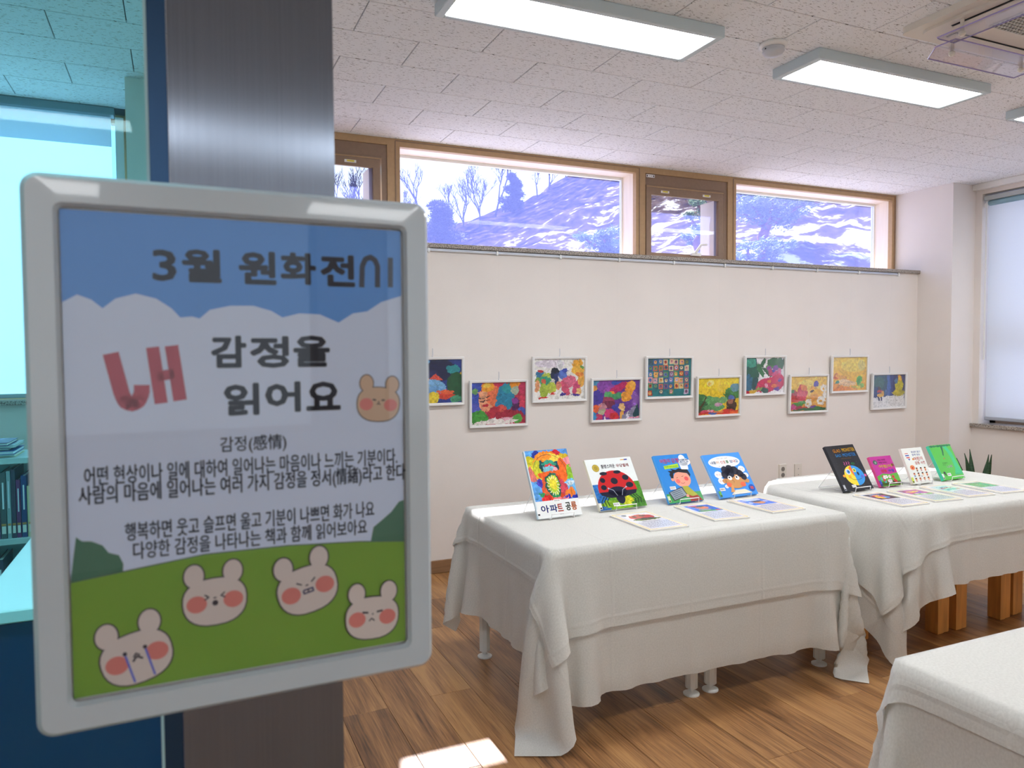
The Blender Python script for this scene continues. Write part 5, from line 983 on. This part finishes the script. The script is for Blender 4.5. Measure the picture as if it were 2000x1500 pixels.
def branchy(g, p0, d, l, r, depth, q, tips, sp=.55, up=.25):
    n = 3; pts = [p0]; dd = d.copy(); p_ = p0.copy()
    for k in range(n): dd = (dd+Vector((q.uniform(-.15, .15), q.uniform(-.15, .15), up*.3))).normalized(); p_ = p_+dd*l/n; pts.append(p_.copy())
    g.tube(pts, [r*(1-.35*k/n) for k in range(n+1)], 4 if depth > 1 else 3, False)
    if depth == 0: tips.append(p_); return
    for k in range(q.choice((2, 3, 3))):
        at = pts[q.choice((1, 2, 3, 3))] if k else pts[-1]; nd = (dd+Vector((q.uniform(-1, 1), q.uniform(-1, 1), q.uniform(-.1, .5)))*sp).normalized(); branchy(g, at, nd, l*q.uniform(.62, .8), r*.68, depth-1, q, tips, sp, up)
def bare_tree_mesh(seed, H_=5.5):
    q = random.Random(seed); g = MB(); tips = []; branchy(g, Vector((0, 0, 0)), Vector((q.uniform(-.1, .1), 0, 1)), H_*.27, .085, 6, q, tips, .75, .32); return g.mesh('branches', bark)
BT = [bare_tree_mesh(s_) for s_ in (1, 2, 3, 4)]
def at_px(x, y_base, Y):
    p_ = px_on(x, y_base, 1, Y); z = float(ground(np.array(p_.x), np.array(Y))); return Vector((p_.x, Y, z-.1))
bt = [(672, 60, 1.35, 0, 'bare tree showing in the small left high window, nearer the steel column'), (712, 58, 1.4, 1, 'bare tree showing in the small left high window, nearer the frame'), (795, 62, .9, 2, 'slender bare tree at the left end of the long high window'), (826, 60, 1.35, 3, 'tallest bare tree, spreading above the poster corner'), (880, 62, 1.0, 0, 'bare tree first right of the tallest one'), (905, 64, 1.1, 1, 'bare tree leaning left in the middle clump'), (938, 60, 1.25, 2, 'dense bare tree in the middle clump left of the dark pine'), (966, 63, 1.3, 3, 'bare tree standing just left of the dark pine'), (1050, 66, .95, 0, 'thin bare tree on the slope right of the dark pine'), (1072, 68, 1.0, 1, 'bare tree high on the slope below the window head'), (1105, 69, .7, 2, 'small bare tree at the top of the slope')]
for x, Y, s_, k, lab in bt:
    w_ = at_px(x, 450, Y); r = empty('bare_tree', w_, lab, 'tree', 'leafless trees along the ridge', rz=k*1.3+x); r.scale = (s_, s_, s_)
    o = bpy.data.objects.new('branches', BT[k]); COL.objects.link(o); o.parent = r
def tuft_cloud(centres, n, size, q, flat=.6, nl=.10):
    g = MB(); V = []; F = []
    for _ in range(n):
        c, R0 = q.choice(centres); d = Vector((q.gauss(0, 1), q.gauss(0, 1), q.gauss(0, 1)*flat)); d = d.normalized()*R0*q.random()**.4; d.z *= flat; c2 = c+d
        for j in range(3):
            a = Vector((q.uniform(-1, 1), q.uniform(-1, 1), q.uniform(-.3, 1))).normalized()*size; b = a.orthogonal().normalized()*size*.16; k = len(V); V += [c2-b, c2+b, c2+a]; F.append((k, k+1, k+2))
    return g.add(V, F)
def pine(x, Y, H_, Wd, col, lab, seed, n=3500, size=.16, base=None, dark=False, nm='pine_tree'):
    q = random.Random(seed); w_ = at_px(x, 470, Y)
    if base is not None: w_.z += base
    r = empty(nm, w_, lab, 'tree'); g = MB(); cs = []
    if dark:
        g.tube([(0, 0, 0), (.05, 0, H_*.5), (0, 0, H_*.95)], [.12, .08, .02], 6)
        for k in range(22): t = k/21; rr = Wd/2*(1-t*.75)*q.uniform(.5, 1); a = q.random()*6.28; cs.append((Vector((cos(a)*rr*.7, sin(a)*rr*.7, H_*(.15+.8*t))), .28*Wd*(1-.6*t)+.1))
    else:
        tr = [Vector((0, 0, 0)), Vector((-.15, 0, H_*.2)), Vector((.1, .05, H_*.42)), Vector((.35, 0, H_*.62))]; g.tube(tr, [.13, .11, .08, .05], 7)
        for k in range(13):
            a = k*2.4+q.random(); L_ = Wd*.5*q.uniform(.5, 1); s0 = tr[1].lerp(tr[3], q.random()); e_ = s0+Vector((cos(a)*L_, sin(a)*L_*.7, H_*q.uniform(.05, .38))); mid = s0.lerp(e_, .5)+Vector((0, 0, q.uniform(-.12, .05))); g.tube([s0, mid, e_], [.055, .035, .012], 5)
            for f_ in (.45, .75, 1): cs.append((mid.lerp(e_, f_) if f_ > .5 else mid, .34*Wd/2.8*q.uniform(.8, 1.2)))
    g.build('trunk', bark if dark else barkr, r, True); o = tuft_cloud(cs, n, size, q).build('needles', leafy(col), r); o['kind'] = 'stuff'; return r
pine(1003, 62, 3.9, 2.4, '2c3440', 'dark evergreen pine standing alone on the ridge', 3, 2500, .30, dark=True)
pine(662, 55, 3.0, 2.6, '2f3844', 'dark evergreen bush low in the small left high window', 4, 1500, .30, dark=True)
pine(855, 50, 3.2, 3.4, '2f3844', 'dark evergreen bush behind the poster corner', 5, 2500, .30, dark=True)
pine(1500, 12.0, 1.9, 2.9, '7a9470', 'broad twisted pine with red branches filling the right high window', 6, 7000, .085)
pine(1168, 14.5, 1.25, 1.6, '6f8c74', 'low round pine at the right end of the long high window', 7, 3000, .085)
pine(1372, 13.5, 1.5, 1.2, '84a070', 'light green pine bough behind the small right high window', 8, 2500, .085)
pine(1655, 16.0, 1.7, 1.6, '5a6a58', 'small grey-green tree on the snow at the far right window end', 9, 2500, .09)
pine(1455, 10.5, .9, 1.6, '78926c', 'bushy pine branch low at the left of the right high window', 10, 2500, .08)
